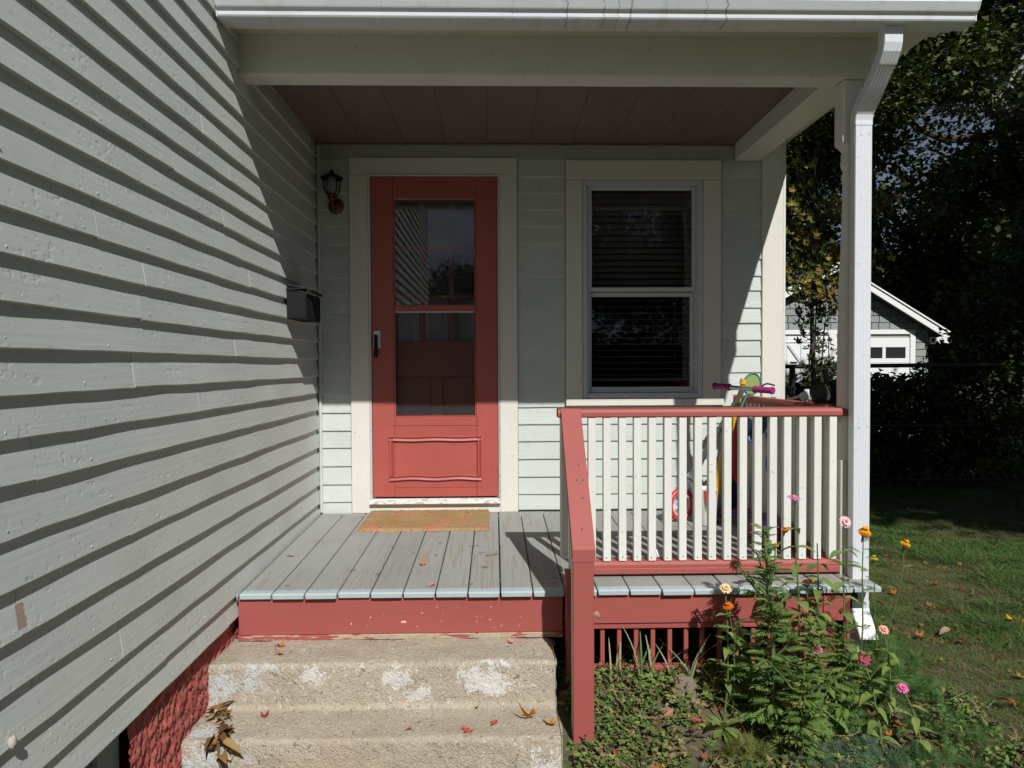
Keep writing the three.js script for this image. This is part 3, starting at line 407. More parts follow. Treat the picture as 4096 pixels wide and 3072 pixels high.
{ // roof over the porch
  const r = thing('porch_roof', 'porch roof with cream beams and dull brown board ceiling', 'roof', [1.5, 2.4, 0.7]);
  part(r, 'front_beam', cbox(-0.02, 2.81, 2.215, 2.50, 1.268, 1.39, 0.008), M.trim);
  part(r, 'side_beam', cbox(2.64, 2.80, 2.222, 2.50, 0.014, 1.2675, 0.006, 'z'), M.trim);
  for (let i = 0; i < 11; i++) { const a = 0.02 + i * 0.2635 - (i ? 0 : 0.017), b = Math.min(0.02 + (i + 1) * 0.2635, 2.639); if (b - a > 0.03) part(r, 'ceiling_board', cbox(a + 0.0008, b - 0.0008, 2.33 + rr(0, 0.0015), 2.347, 0.005, 1.2675, 0.0012, 'z'), M.ceil); }
  part(r, 'ceiling_moulding', cbox(0.003, 2.639, 2.318, 2.3295, 0.0045, 0.016, 0.003), M.ceil);
  part(r, 'soffit', cbox(-0.02, 3.05, 2.393, 2.41, 1.391, 1.549, 0.002), M.trim);
  part(r, 'fascia', cbox(-0.01, 3.06, 2.345, 2.45, 1.55, 1.575, 0.003), M.trim);
  part(r, 'end_soffit', cbox(2.81, 3.05, 2.393, 2.41, -0.4, 1.3905, 0.002, 'z'), M.trim);
  part(r, 'rake_board', extrudeAlong([[1.57, 2.395], [1.57, 2.52], [-0.02, 4.04], [-0.02, 3.90], [1.4, 2.55], [1.4, 2.395]].map(([z, y]) => [z, y]), 'x', 3.055, 3.09), M.trim);
  const shingle = mat([1, 1, 1], 0.95, { map: texture(256, 256, (u, v) => { const n = hash(Math.floor(u * 8), Math.floor(v * 10), 3), f = vn(u * 120, v * 120, 120, 120, 5); return [0.06, 0.06, 0.062].map(q => q * (0.7 + 0.4 * n + 0.4 * f)); }, [1.4, 1.4]) });
  part(r, 'roof_slab', extrudeAlong([[1.675, 2.42], [1.68, 2.44], [-0.02, 4.06], [-0.02, 3.98], [1.5, 2.53], [1.5, 2.455], [1.60, 2.455], [1.63, 2.42]], 'x', 0.003, 3.095), shingle);
  const cs = []; for (let k = 0; k < 9; k++) { const z0 = 1.66 - k * 0.14, y0 = 2.452 + k * 0.1337; const g = cbox(0.004, 3.098, -0.003, 0.003, -0.09, 0.09, 0.001); g.rotateX(0.70); g.translate(0, y0 + 0.05, z0 - 0.065); cs.push(g); }
  part(r, 'shingle_course', cs, shingle, null, 'stuff');
}
{ // gutter
  const g = thing('gutter', 'white metal rain gutter along the porch eave', 'gutter', [1.5, 2.35, 1.62]);
  const pr = [[1.577, 2.343], [1.664, 2.337], [1.674, 2.339], [1.678, 2.345], [1.679, 2.360], [1.691, 2.3705], [1.694, 2.375], [1.708, 2.404], [1.705, 2.411], [1.690, 2.411], [1.690, 2.407], [1.701, 2.404], [1.688, 2.377], [1.674, 2.363], [1.672, 2.346], [1.664, 2.342], [1.582, 2.348], [1.582, 2.43], [1.577, 2.43]];
  const drip = texture(2048, 128, (u, v) => { const n = fbm(u * 60, v * 2, 3, 0, 0, 611); let c = [0.60, 0.622, 0.655].map(q => q * (0.95 + 0.1 * fbm(u * 20, v * 4, 3, 0, 0, 613))); let s = 0; for (const [x, w, l] of [[0.455, 0.0012, 1], [0.503, 0.0016, 0.7], [0.522, 0.0009, 0.9], [0.538, 0.0014, 1], [0.585, 0.0006, 0.5], [0.637, 0.0007, 0.8], [0.664, 0.0015, 1], [0.30, 0.0006, 0.4], [0.213, 0.0005, 0.5], [0.86, 0.0006, 0.3]]) { const wob = (vn(v * 9, x * 90) - 0.5) * 0.004; s = Math.max(s, l * sst(w, w * 0.5, Math.abs(u - x - wob)) * sst(0.3, 0.55, vn(v * 14, x * 70, 0, 0, 9) + l * 0.3)); } c = mix3(c, [0.10, 0.105, 0.09], s * 0.65); return mix3(c, [0.45, 0.46, 0.42], 0.35 * sst(0.6, 0.75, n)); }, null, true, false);
  const gm = mat([1, 1, 1], 0.36, { map: drip });
  const fit = (q) => { const u = q.attributes.uv, p = q.attributes.position; for (let i = 0; i < u.count; i++) u.setXY(i, clamp(p.getX(i) / 3.1), clamp((p.getY(i) - 2.337) / 0.075)); return q; };
  part(g, 'trough', fit(extrudeAlong(pr, 'x', 0.004, 1.20)), gm); part(g, 'trough', fit(extrudeAlong(pr.map(([z, y]) => [z + (z > 1.6 ? 0.0015 : 0), y - 0.0012]), 'x', 1.19, 3.09)), gm);
  part(g, 'end_cap', extrudeAlong([[1.576, 2.340], [1.667, 2.334], [1.680, 2.337], [1.682, 2.360], [1.697, 2.374], [1.711, 2.404], [1.709, 2.413], [1.576, 2.432]], 'x', 3.0905, 3.096), M.metal); part(g, 'end_cap', extrudeAlong([[1.576, 2.340], [1.667, 2.334], [1.680, 2.337], [1.682, 2.360], [1.697, 2.374], [1.711, 2.404], [1.709, 2.413], [1.576, 2.432]], 'x', -0.001, 0.0035), M.metal);
}
{ // downspout: corrugated rectangular pipe
  const d = thing('downspout', 'white corrugated downspout running down the front of the porch post', 'downspout', [2.77, 1.0, 1.42]);
  const sect = (w, h) => { const o = [], n = 5; const e = 0.0012; for (let i = 0; i <= n * 4; i++) { const t = i / (n * 4); o.push([mixn(-w, w, t), h - e * (0.5 - 0.5 * Math.cos(t * n * 2 * Math.PI))]); } o.push([w + 0.003, h - 0.006], [w + 0.003, -h + 0.006], [w, -h], [-w, -h], [-w - 0.003, -h + 0.006], [-w - 0.003, h - 0.006]); return o; };
  const sweep = (path, w = 0.036, h = 0.026) => { const s = sect(w, h), t = []; const ring = ([x, y, z, a]) => s.map(([u, v]) => [x + u, y + v * Math.sin(a), z + v * Math.cos(a)]); let A = ring(path[0]); for (let i = 1; i < path.length; i++) { const B = ring(path[i]); for (let k = 0; k < s.length; k++) { const j = (k + 1) % s.length; t.push(A[k], A[j], B[j], A[k], B[j], B[k]); } A = B; } const T = []; for (let k = 0; k < t.length; k += 3) T.push(t[k], t[k + 2], t[k + 1]); return boxUV(tris(T), 'y'); };
  const X = 2.752, XT = 2.776, Zs = 1.414, Zt = 1.612;
  // path points: x, y, z, turn of the section about x
  part(d, 'outlet', sweep([[XT, 2.345, Zt, 0], [XT, 2.325, Zt, 0], [XT, 2.27, Zt - 0.002, 0], [XT - 0.001, 2.245, Zt - 0.01, -0.35], [XT - 0.004, 2.21, Zt - 0.035, -0.7]], 0.0375, 0.0275), M.metal);
  part(d, 'elbow', sweep([[XT - 0.004, 2.214, Zt - 0.03, -0.72], [XT - 0.011, 2.14, Zt - 0.10, -0.72], [XT - 0.014, 2.115, Zt - 0.125, -0.72]]), M.metal);
  part(d, 'elbow', sweep([[XT - 0.012, 2.125, Zt - 0.118, -0.72], [X + 0.004, 2.07, Zs + 0.022, -0.70], [X + 0.001, 2.045, Zs + 0.006, -0.4], [X, 2.015, Zs, -0.1], [X, 1.99, Zs, 0]], 0.0378, 0.0278), M.metal);
  part(d, 'pipe', sweep([[X, 2.0, Zs, 0], [X, 1.2, Zs, 0], [X, 0.4, Zs, 0], [X, -0.14, Zs, 0]]), M.metal);
  part(d, 'kick_elbow', sweep([[X, -0.135, Zs, 0], [X, -0.17, Zs, 0], [X, -0.20, Zs + 0.012, 0.35], [X, -0.235, Zs + 0.04, 0.7], [X, -0.30, Zs + 0.09, 0.75]], 0.0378, 0.0278), M.metal);
}
{ // turned post: square head and foot, turned shaft with beads
  const p = thing('porch_post', 'cream turned wooden porch post behind the white downspout', 'post', [2.735, -0.05, 1.33]);
  const x = 2.735, z = 1.33, h = 0.046;
  part(p, 'square_head', cbox(x - h, x + h, 1.93, 2.2145, z - h, z + h, 0.006, 'y'), M.trim);
  const rows = [[0.046, 1.932], [0.046, 1.922], [0.03, 1.903], [0.029, 1.893], [0.033, 1.885], [0.031, 1.87], [0.034, 1.85], [0.033, 1.835], [0.024, 1.812], [0.024, 1.806], [0.030, 1.797], [0.030, 1.778], [0.024, 1.755], [0.026, 1.64], [0.031, 1.46], [0.037, 1.32], [0.040, 1.252], [0.038, 1.248], [0.044, 1.24], [0.038, 1.23], [0.044, 1.22], [0.038, 1.21], [0.044, 1.2], [0.038, 1.19], [0.044, 1.18], [0.039, 1.17], [0.042, 1.05], [0.043, 0.85], [0.043, 0.68], [0.040, 0.672], [0.045, 0.663], [0.039, 0.652], [0.043, 0.63], [0.040, 0.615], [0.045, 0.606], [0.039, 0.592], [0.043, 0.565], [0.040, 0.556], [0.045, 0.547], [0.040, 0.53], [0.041, 0.51], [0.046, 0.49]];
  part(p, 'turned_shaft', lathe(rows.slice().reverse(), x, 0, z, 28), M.trim);
  part(p, 'square_foot', cbox(x - h, x + h, -0.4, 0.492, z - h, z + h, 0.005, 'y'), M.trim);
}
// ---- front railing
{
  const r = thing('front_railing', 'porch railing facing the garden with red rails and white balusters', 'railing', [2.1, 0.02, 1.33]);
  part(r, 'top_rail', extrudeAlong([[1.285, 0.693], [1.372, 0.693], [1.376, 0.698], [1.376, 0.716], [1.368, 0.7285], [1.30, 0.733], [1.285, 0.728]], 'x', 1.395, 2.722, 'x'), M.red);
  part(r, 'bottom_rail', cbox(1.452, 2.688, -0.024, 0.006, 1.288, 1.376, 0.004), M.red); part(r, 'bottom_rail', extrudeAlong([[1.30, 0.0065], [1.374, 0.0065], [1.374, 0.020], [1.362, 0.034], [1.30, 0.036]], 'x', 1.452, 2.688), M.red);
  const nail = mat([0.04, 0.03, 0.025], 0.8);
  for (let i = 0; i < 17; i++) { const x = 1.533 + i * 0.0690 + rr(-0.002, 0.002), tw = rr(-0.02, 0.02); const g = cbox(-0.0172, 0.0172, 0.0362, 0.6925, -0.0172, 0.0172, 0.002, 'y'); g.rotateY(tw); g.translate(x + 0.0172, 0, 1.3525); const b = part(r, 'baluster', g, M.baluster); part(b, 'nail_hole', new THREE.SphereGeometry(0.0028, 6, 4).scale(1.3, 1, 0.3).translate(x + 0.016 + rr(-0.004, 0.004), 0.052 + rr(-0.004, 0.006), 1.3698).toNonIndexed(), nail); }
}
// ---- side railing
{
  const r = thing('side_railing', 'railing on the open right side between the house wall and the turned post', 'railing', [2.7, 0.02, 0.65]);
  part(r, 'top_rail', extrudeAlong([[2.655, 0.70], [2.745, 0.70], [2.748, 0.722], [2.738, 0.735], [2.662, 0.738], [2.652, 0.722]], 'z', 0.014, 1.283, 'z'), M.red);
  part(r, 'bottom_rail', cbox(2.665, 2.735, -0.03, 0.03, 0.014, 1.283, 0.004, 'z'), M.red);
  for (let i = 0; i < 16; i++) { const z = 0.10 + i * 0.0735; part(r, 'baluster', cbox(2.684, 2.718, 0.0305, 0.6995, z, z + 0.034, 0.002, 'y'), M.baluster); }
  part(r, 'wall_block', cbox(2.66, 2.74, 0.56, 0.6995, 0.0141, 0.045, 0.003), mat([0.36, 0.28, 0.14], 0.8));
}
// ---- stair railing: corner newel, sloping cap, lower post, slats between
{
  const s = thing('stair_railing', 'sloping stair railing with red cap and tall red lower post beside the steps', 'railing', [1.45, -0.6, 1.8]);
  part(s, 'newel_post', cbox(1.409, 1.4515, 0.05, 0.6925, 1.29, 1.375, 0.003, 'y'), M.trim, 'white upper newel');
  part(s, 'newel_base', cbox(1.408, 1.493, -0.62, 0.0495, 1.5325, 1.60, 0.003, 'y'), M.red);
  // cap: rises from the lower post to the corner of the front rail
  const A = [1.375, 0.7335], B = [1.862, 0.214], dx = B[0] - A[0], dy = B[1] - A[1], L = Math.hypot(dx, dy), nz = -dy / L, ny = dx / L, th = 0.034;
  part(s, 'handrail_cap', extrudeAlong([[A[0], A[1]], [B[0], B[1]], [B[0] + 0.002, B[1] - 0.047], [B[0] - 0.03, B[1] - 0.042], [A[0], A[1] - th * 1.4]], 'x', 1.408, 1.497, 'z'), M.red);
  for (let k = 0; k < 4; k++) { const z = 1.46 + k * 0.078, yt = A[1] + dy * (z - A[0]) / dx - 0.05, b = -0.02 - k * 0.05; part(s, 'baluster', extrudeAlong([[z, b], [z + 0.034, b], [z + 0.034, yt - 0.036], [z, yt]], 'x', 1.432, 1.466, 'y'), M.baluster); }
  part(s, 'lower_rail', extrudeAlong([[1.60, -0.02], [1.768, -0.16], [1.768, -0.115], [1.60, 0.025]], 'x', 1.43, 1.468, 'z'), M.red);
  part(s, 'lower_post', cbox(1.411, 1.488, -0.72, 0.165, 1.768, 1.845, 0.003, 'y'), M.trim, 'post with its side left white');
  part(s, 'post_face', cbox(1.4085, 1.4915, -0.72, 0.166, 1.8455, 1.862, 0.003, 'y'), M.red, 'red face board of the lower post');
  const kn = mat([0.10, 0.06, 0.04], 0.8), kh = [[1.463, 1.585], [1.449, 1.64], [1.473, 1.64], [1.466, 1.70], [1.452, 1.80]]; part(s, 'knot', kh.map(([x, z]) => { const y = A[1] + dy * (z - A[0]) / dx; const g = new THREE.SphereGeometry(0.0042, 7, 5).scale(1, 0.35, 1.4); g.rotateX(0.83); g.translate(x, y + 0.0002, z); return g.toNonIndexed(); }), kn);
}
// ---- concrete steps
{
  const arc = (cz, cy, r, a0, a1, n) => Array.from({ length: n + 1 }, (_, i) => { const a = mixn(a0, a1, i / n); return [cz + r * Math.cos(a), cy + r * Math.sin(a)]; });
  const H = Math.PI / 2, path = [[1.50, -0.2475], [1.60, -0.2475], [1.70, -0.2475], ...arc(1.771, -0.2695, 0.022, H, 0.05, 5), [1.797, -0.31], [1.80, -0.36], [1.801, -0.39], ...arc(1.823, -0.399, 0.022, Math.PI, 1.5 * Math.PI, 4), [1.90, -0.421], [1.97, -0.4215], ...arc(2.028, -0.443, 0.0215, H, 0.05, 5), [2.054, -0.49], [2.058, -0.55], ...arc(2.08, -0.573, 0.022, Math.PI, 1.5 * Math.PI, 4), [2.18, -0.596], [2.28, -0.597], ...arc(2.32, -0.617, 0.02, H, 0, 4), [2.345, -0.70], [2.35, -0.85]];
  const fine = [path[0]]; for (let i = 1; i < path.length; i++) { const [a, b] = path[i - 1], [c, d] = path[i], n = Math.max(1, Math.round(Math.hypot(c - a, d - b) / 0.018)); for (let k = 1; k <= n; k++) fine.push([mixn(a, c, k / n), mixn(b, d, k / n)]); }
  const Ls = [0]; for (let i = 1; i < fine.length; i++) Ls.push(Ls[i - 1] + Math.hypot(fine[i][0] - fine[i - 1][0], fine[i][1] - fine[i - 1][1]));
  const X0 = -0.05, X1 = 1.352, nx = 90, T = Ls[Ls.length - 1], pos = [], uv = [], idx = [];
  for (let j = 0; j < fine.length; j++) { const p = fine[Math.max(0, j - 1)], q = fine[Math.min(fine.length - 1, j + 1)]; let ny = q[0] - p[0], nz = -(q[1] - p[1]); const l = Math.hypot(ny, nz) || 1; ny /= l; nz /= l; for (let i = 0; i <= nx; i++) { const x = mixn(X0, X1, i / nx), e = Math.min(x - X0, X1 - x), d = (fbm(x * 9, Ls[j] * 9, 4, 0, 0, 701) - 0.5) * 0.018 + (fbm(x * 60, Ls[j] * 60, 2, 0, 0, 705) - 0.5) * 0.006 - 0.014 * sst(0.03, 0, e); pos.push(x + (i === 0 || i === nx ? (fbm(Ls[j] * 12, i, 3, 0, 0, 709) - 0.5) * 0.02 : 0), fine[j][1] + ny * d, fine[j][0] + nz * d); uv.push((x - X0) / (X1 - X0), Ls[j] / T); } }
  for (let j = 0; j < fine.length - 1; j++) for (let i = 0; i < nx; i++) { const a = j * (nx + 1) + i; idx.push(a, a + nx + 1, a + nx + 2, a, a + nx + 2, a + 1); }
  const g = new THREE.BufferGeometry(); g.setAttribute('position', new THREE.Float32BufferAttribute(pos, 3)); g.setAttribute('uv', new THREE.Float32BufferAttribute(uv, 2)); g.setIndex(idx); g.computeVertexNormals();
  const vAt = (z, y) => { let b = 0, bd = 9; fine.forEach(([c, d], i) => { const e = Math.hypot(c - z, d - y); if (e < bd) { bd = e; b = i; } }); return Ls[b]; };
  const r1 = vAt(1.80, -0.33), n1 = vAt(1.79, -0.26), t2 = vAt(1.93, -0.421), r2 = vAt(2.055, -0.5), t1 = 0.15;
  const spots = [[0.38, r1 - 0.03, 0.06, 0.045, 1], [0.72, r1 - 0.02, 0.06, 0.05, 1], [0.80, r1 + 0.04, 0.05, 0.035, 1], [1.02, r1 + 0.0, 0.06, 0.06, 1], [1.10, r1 + 0.01, 0.08, 0.055, 1.1], [0.03, r1, 0.09, 0.08, 0.9], [0.13, r1 - 0.02, 0.09, 0.06, 0.8], [0.03, t2 + 0.05, 0.11, 0.06, 0.75], [0.05, r2, 0.12, 0.08, 0.9], [1.28, r2 + 0.05, 0.1, 0.09, 0.8], [0.97, r2 + 0.05, 0.1, 0.05, 0.5], [0.55, n1, 0.1, 0.03, 0.5], [0.33, t1 + 0.02, 0.05, 0.06, 0.45], [1.12, n1 - 0.01, 0.08, 0.025, 0.75], [0.25, n1, 0.12, 0.03, 0.6]];
  const conc = (u, v) => {
    const x = X0 + u * (X1 - X0), s = v * T, a = fbm(x * 6, s * 6, 4, 0, 0, 721), f = vn(x * 420, s * 420, 0, 0, 723), m = vn(x * 200, s * 200, 0, 0, 725), sp = vn(x * 95, s * 95, 0, 0, 727);
    let c = mix3([0.30, 0.252, 0.192], [0.375, 0.33, 0.265], a); c = c.map(q => q * (0.76 + 0.26 * f + 0.22 * m)); c = mix3(c, [0.15, 0.125, 0.11], 0.85 * sst(0.84, 0.92, sp)); c = mix3(c, [0.55, 0.49, 0.41], 0.7 * sst(0.88, 0.95, vn(x * 120, s * 120, 0, 0, 729)));
    c = mix3(c, [0.33, 0.26, 0.19], 0.5 * sst(0.55, 0.75, fbm(x * 3 + 9, s * 7, 4, 0, 0, 731)));
    let w = 0; for (const [px, py, rx, ry, k] of spots) w = Math.max(w, k * Math.exp(-Math.pow((x - px) / rx, 2) - Math.pow((s - py) / ry, 2))); const fr = fbm(x * 45, s * 45, 3, 0, 0, 733), gr = fbm(x * 190, s * 190, 2, 0, 0, 737), cov = sst(0.53, 0.62, fr * 0.42 + gr * 0.34 + w * 0.34);
    const blue = sst(0.42, 0.2, x) * 0.8 + 0.2 * fbm(x * 8, s * 8, 2, 0, 0, 735); return mix3(c, mix3([0.53, 0.515, 0.48], [0.40, 0.425, 0.425], clamp(blue)), cov * 0.9);
  };
  const cb = (u, v) => { const x = u * 1.374, s = v * T; return 0.5 * fbm(x * 60, s * 60, 4, 0, 0, 741) + 0.5 * vn(x * 260, s * 260, 0, 0, 745); };
  const cm = mat([1, 1, 1], 0.9, { map: texture(2048, 1280, conc, null, true, false), bumpMap: texture(1024, 640, cb, null, false, false), bumpScale: 0.006, side: THREE.DoubleSide });
  const st = thing('concrete_steps', 'worn tan concrete steps with flaking white paint up to the porch', 'steps', [0.66, -0.6, 1.9]);
  part(st, 'steps', g, cm);
  const side = x => { const sh = [...fine, [1.5, -0.85]], f = THREE.ShapeUtils.triangulateShape(sh.map(p => new THREE.Vector2(...p)), []), t = f.flat().map(i => [x, sh[i][1] - 0.004, sh[i][0] - 0.006]); const q = tris(t), uvq = t.map(p => [0.5, 0.2]).flat(); q.setAttribute('uv', new THREE.Float32BufferAttribute(uvq, 2)); return q; };
  part(st, 'side_face', [side(X0 + 0.004), side(X1 - 0.004)], mat([0.40, 0.33, 0.25], 0.95, { side: THREE.DoubleSide }));
}
// ================================================================= THINGS KEPT ON THE PORCH
const dY = (z, h = 0) => -0.026 * z + h;
{ // child's scooter leaning on the side railing
  const s = thing('kick_scooter', 'child\'s silver scooter with red wheel and magenta grips leaning on the railing', 'scooter', [2.4, 0, 0.4]);
  const red = mat([0.50, 0.035, 0.035], 0.4), lil = mat([0.62, 0.56, 0.68], 0.45), mag = mat([0.30, 0.02, 0.14], 0.55), pur = mat([0.21, 0.045, 0.27], 0.4);
  const th = -0.5, C = [2.222, 0.095, 0.315], wt = (g) => { g.rotateY(-th); g.translate(...C); return g.index ? g.toNonIndexed() : g; };   // the wheel stands in the x-y plane first
  const wh = part(s, 'front_wheel', wt(new THREE.TorusGeometry(0.085, 0.016, 10, 36)), red);
  const sp = [wt(new THREE.TorusGeometry(0.067, 0.005, 8, 32)), wt(new THREE.CylinderGeometry(0.017, 0.017, 0.03, 14).rotateX(Math.PI / 2))];
  for (let k = 0; k < 7; k++) for (const e of [-0.1, 0.1]) { const a = k / 7 * 2 * Math.PI; sp.push(wt(rod([Math.cos(a + e * 2) * 0.014, Math.sin(a + e * 2) * 0.014, 0], [Math.cos(a + e) * 0.066, Math.sin(a + e) * 0.066, 0], 0.0036, 0.0036, 6))); }
  part(wh, 'spokes', sp, lil);
  const T = [2.53, 0.783, 0.50], B = [2.245, 0.205, 0.325], m = t => [mixn(B[0], T[0], t), mixn(B[1], T[1], t), mixn(B[2], T[2], t)], ax = [0.61, -0.05, 0.79];
  part(s, 'fork', [rod([C[0] + 0.025 * Math.sin(th) + 0.004, C[1], C[2] + 0.025], [B[0] + 0.004, B[1], B[2] + 0.022], 0.009, 0.011), rod([C[0] + 0.01, C[1], C[2] - 0.03], [B[0] + 0.01, B[1], B[2] - 0.02], 0.009, 0.011), rod(B, m(0.1), 0.024, 0.02)], mat([0.22, 0.24, 0.24], 0.4, { metalness: 0.5 }));
  part(s, 'steering_tube', rod(m(0.06), m(0.62), 0.019, 0.018, 14), mat([0.24, 0.25, 0.27], 0.35, { metalness: 0.7 })); part(s, 'clamp', rod(m(0.095), m(0.125), 0.026, 0.026, 14), M.steel);
  part(s, 'stem', rod(m(0.6), T, 0.0145, 0.0145, 14), M.steel);
  const at = k => [T[0] + ax[0] * k, T[1] + ax[1] * k + 0.012, T[2] + ax[2] * k];
  part(s, 'handlebar', rod(at(-0.17), at(0.17), 0.0125, 0.0125, 12), M.steel);
  for (const [a, b] of [[-0.085, -0.185], [0.075, 0.185]]) { const g = part(s, 'grip', [rod(at(a), at(b), 0.019, 0.0175, 14), rod(at(b), at(b * 1.06), 0.022, 0.02, 14), rod(at(a), at(a * 1.1), 0.021, 0.021, 14)], mag); }
  part(s, 'brake_lever', tube([at(0.1), [at(0.15)[0], at(0.15)[1] + 0.035, at(0.15)[2]], [at(0.2)[0], at(0.2)[1] + 0.03, at(0.2)[2] + 0.01]], 0.0045, 10, 6), M.black);
  // foot deck with a raised lip
  const d0 = V3(2.37, dY(0.27, 0.055), 0.27), d1 = V3(2.70, dY(0.45, 0.045), 0.45), dir = d1.clone().sub(d0), len = dir.length(); const g = cbox(0, len, -0.016, 0.012, -0.055, 0.055, 0.01), lip = cbox(0, len, 0.0125, 0.026, 0.049, 0.056, 0.003), hook = cbox(-0.03, -0.0005, -0.01, 0.045, -0.05, 0.05, 0.01);
  const put = q => { q.rotateY(-Math.atan2(dir.z, dir.x)); q.translate(d0.x, d0.y, d0.z); return q; };
  part(s, 'foot_deck', [put(g), put(lip), put(hook)], pur); part(s, 'neck', rod([2.37, dY(0.27, 0.06), 0.27], [2.262, 0.235, 0.335], 0.02, 0.018, 10), mat([0.25, 0.27, 0.27], 0.4, { metalness: 0.5 }));
  part(s, 'rear_wheel', [new THREE.TorusGeometry(0.034, 0.013, 8, 24).rotateY(-0.5).translate(2.735, dY(0.48, 0.048), 0.475).toNonIndexed()], mat([0.12, 0.02, 0.04], 0.5));
}
{ // white bucket with cherries and the bats that stand in it
  const b = thing('toy_bucket', 'white bucket with red cherry print beside the scooter', 'bucket', [2.355, 0, 0.40]);
  const pr = texture(256, 128, (u, v) => { let c = [0.72, 0.72, 0.70]; for (const [x, y] of [[0.1, 0.3], [0.16, 0.62], [0.3, 0.42], [0.42, 0.7], [0.5, 0.35], [0.63, 0.6], [0.75, 0.35], [0.88, 0.66], [0.95, 0.3]]) { const d = Math.hypot((u - x) * 2, v - y); if (d < 0.075) c = [0.55, 0.03, 0.08]; else if (d < 0.1 && u < x) c = [0.07, 0.25, 0.10]; } return c; });
  part(b, 'bucket', lathe([[0, 0.004], [0.052, 0.004], [0.062, 0.20], [0.066, 0.215], [0.064, 0.218], [0.058, 0.205], [0.049, 0.01], [0, 0.01]], 2.355, dY(0.4), 0.40, 28), mat([1, 1, 1], 0.5, { map: pr }));
  const yb = thing('toy_bat', 'yellow plastic toy bat standing in the white bucket', 'toy bat', [2.36, 0.02, 0.4]); const A = [2.362, 0.03, 0.40], B = [2.562, 0.845, 0.43], q = t => [mixn(A[0], B[0], t), mixn(A[1], B[1], t), mixn(A[2], B[2], t)];
  const yel = mat([0.62, 0.36, 0.03], 0.45); part(yb, 'barrel', [rod(q(0), q(0.32), 0.03, 0.03, 16), rod(q(0.32), q(0.62), 0.03, 0.016, 16)], yel); part(yb, 'grip', [rod(q(0.62), q(0.97), 0.014, 0.014, 14), rod(q(0.965), q(1.0), 0.021, 0.02, 14)], yel);
  const rb = thing('toy_bat', 'red plastic toy bat behind the scooter stem', 'toy bat', [2.62, 0.0, 0.2]); const rm = mat([0.48, 0.03, 0.03], 0.45); part(rb, 'barrel', [rod([2.60, -0.004, 0.16], [2.60, 0.42, 0.14], 0.03, 0.03, 14), rod([2.60, 0.42, 0.14], [2.605, 0.60, 0.12], 0.03, 0.014, 14)], rm); part(rb, 'grip', rod([2.605, 0.60, 0.12], [2.62, 0.74, 0.10], 0.013, 0.013, 12), rm);
  const rk = thing('toy_racket', 'small lime green toy racket with teal rim behind the handlebar', 'racket', [2.66, 0.3, 0.36]); const R = g => { g.rotateZ(-0.5); g.rotateY(0.3); g.translate(2.625, 0.815, 0.38); return g.index ? g.toNonIndexed() : g; };
  part(rk, 'rim', [R(new THREE.TorusGeometry(0.056, 0.0055, 8, 28).scale(1, 1.15, 1)), R(rod([0, -0.062, 0], [0, -0.2, 0], 0.008, 0.01, 8)), R(rod([0, -0.2, 0], [0.0, -0.24, 0.0], 0.011, 0.009, 8))], mat([0.02, 0.13, 0.13], 0.5)); part(rk, 'face', R(new THREE.CylinderGeometry(0.054, 0.054, 0.004, 26).rotateX(Math.PI / 2).scale(1, 1.15, 1)), mat([0.22, 0.30, 0.09], 0.6));
}
{ // bicycle helmet hung by its strap from the side rail
  const h = thing('bike_helmet', 'grey and blue child\'s helmet hanging from the side railing', 'helmet', [2.60, 0.57, 0.52]);
  const g = new THREE.SphereGeometry(1, 36, 20, 0, Math.PI * 2, 0, Math.PI * 0.56), p = g.attributes.position; for (let i = 0; i < p.count; i++) { const x = p.getX(i), y = p.getY(i), z = p.getZ(i), rib = 1 + 0.055 * Math.cos(z * 11) * Math.max(0, y); p.setXYZ(i, x * 0.088 * rib, y * 0.082 * rib, z * 0.112 * rib); } g.computeVertexNormals();
  const pl = q => { q.rotateX(-0.2); q.rotateZ(1.05); q.rotateY(-0.55); q.translate(2.605, 0.575, 0.52); return q.index ? q.toNonIndexed() : q; };
  part(h, 'shell', pl(g), mat([0.17, 0.20, 0.24], 0.4)); const v = []; for (const [x, z] of [[0, 0.05], [0, -0.05], [0.045, 0.04], [-0.045, 0.04], [0.045, -0.04], [-0.045, -0.04]]) { const e = new THREE.SphereGeometry(0.02, 10, 8).scale(0.55, 0.5, 1.2); e.translate(x, 0.078 - 6 * x * x - 2 * z * z, z); v.push(pl(e)); } v.forEach(e => part(h, 'vent', e, M.dark));
  part(h, 'blue_band', pl(new THREE.TorusGeometry(0.094, 0.010, 8, 32).rotateX(Math.PI / 2).scale(0.98, 1, 1.2).translate(0, -0.008, 0)), mat([0.04, 0.17, 0.42], 0.45));
  part(h, 'strap', tube([[2.63, 0.55, 0.60], [2.645, 0.46, 0.60], [2.64, 0.38, 0.58], [2.648, 0.33, 0.57]], 0.006, 14, 5), mat([0.05, 0.15, 0.32], 0.8)); part(h, 'strap', tube([[2.665, 0.6, 0.5], [2.67, 0.70, 0.50], [2.69, 0.7425, 0.5], [2.72, 0.7425, 0.51]], 0.005, 12, 5), mat([0.30, 0.36, 0.40], 0.8));
}
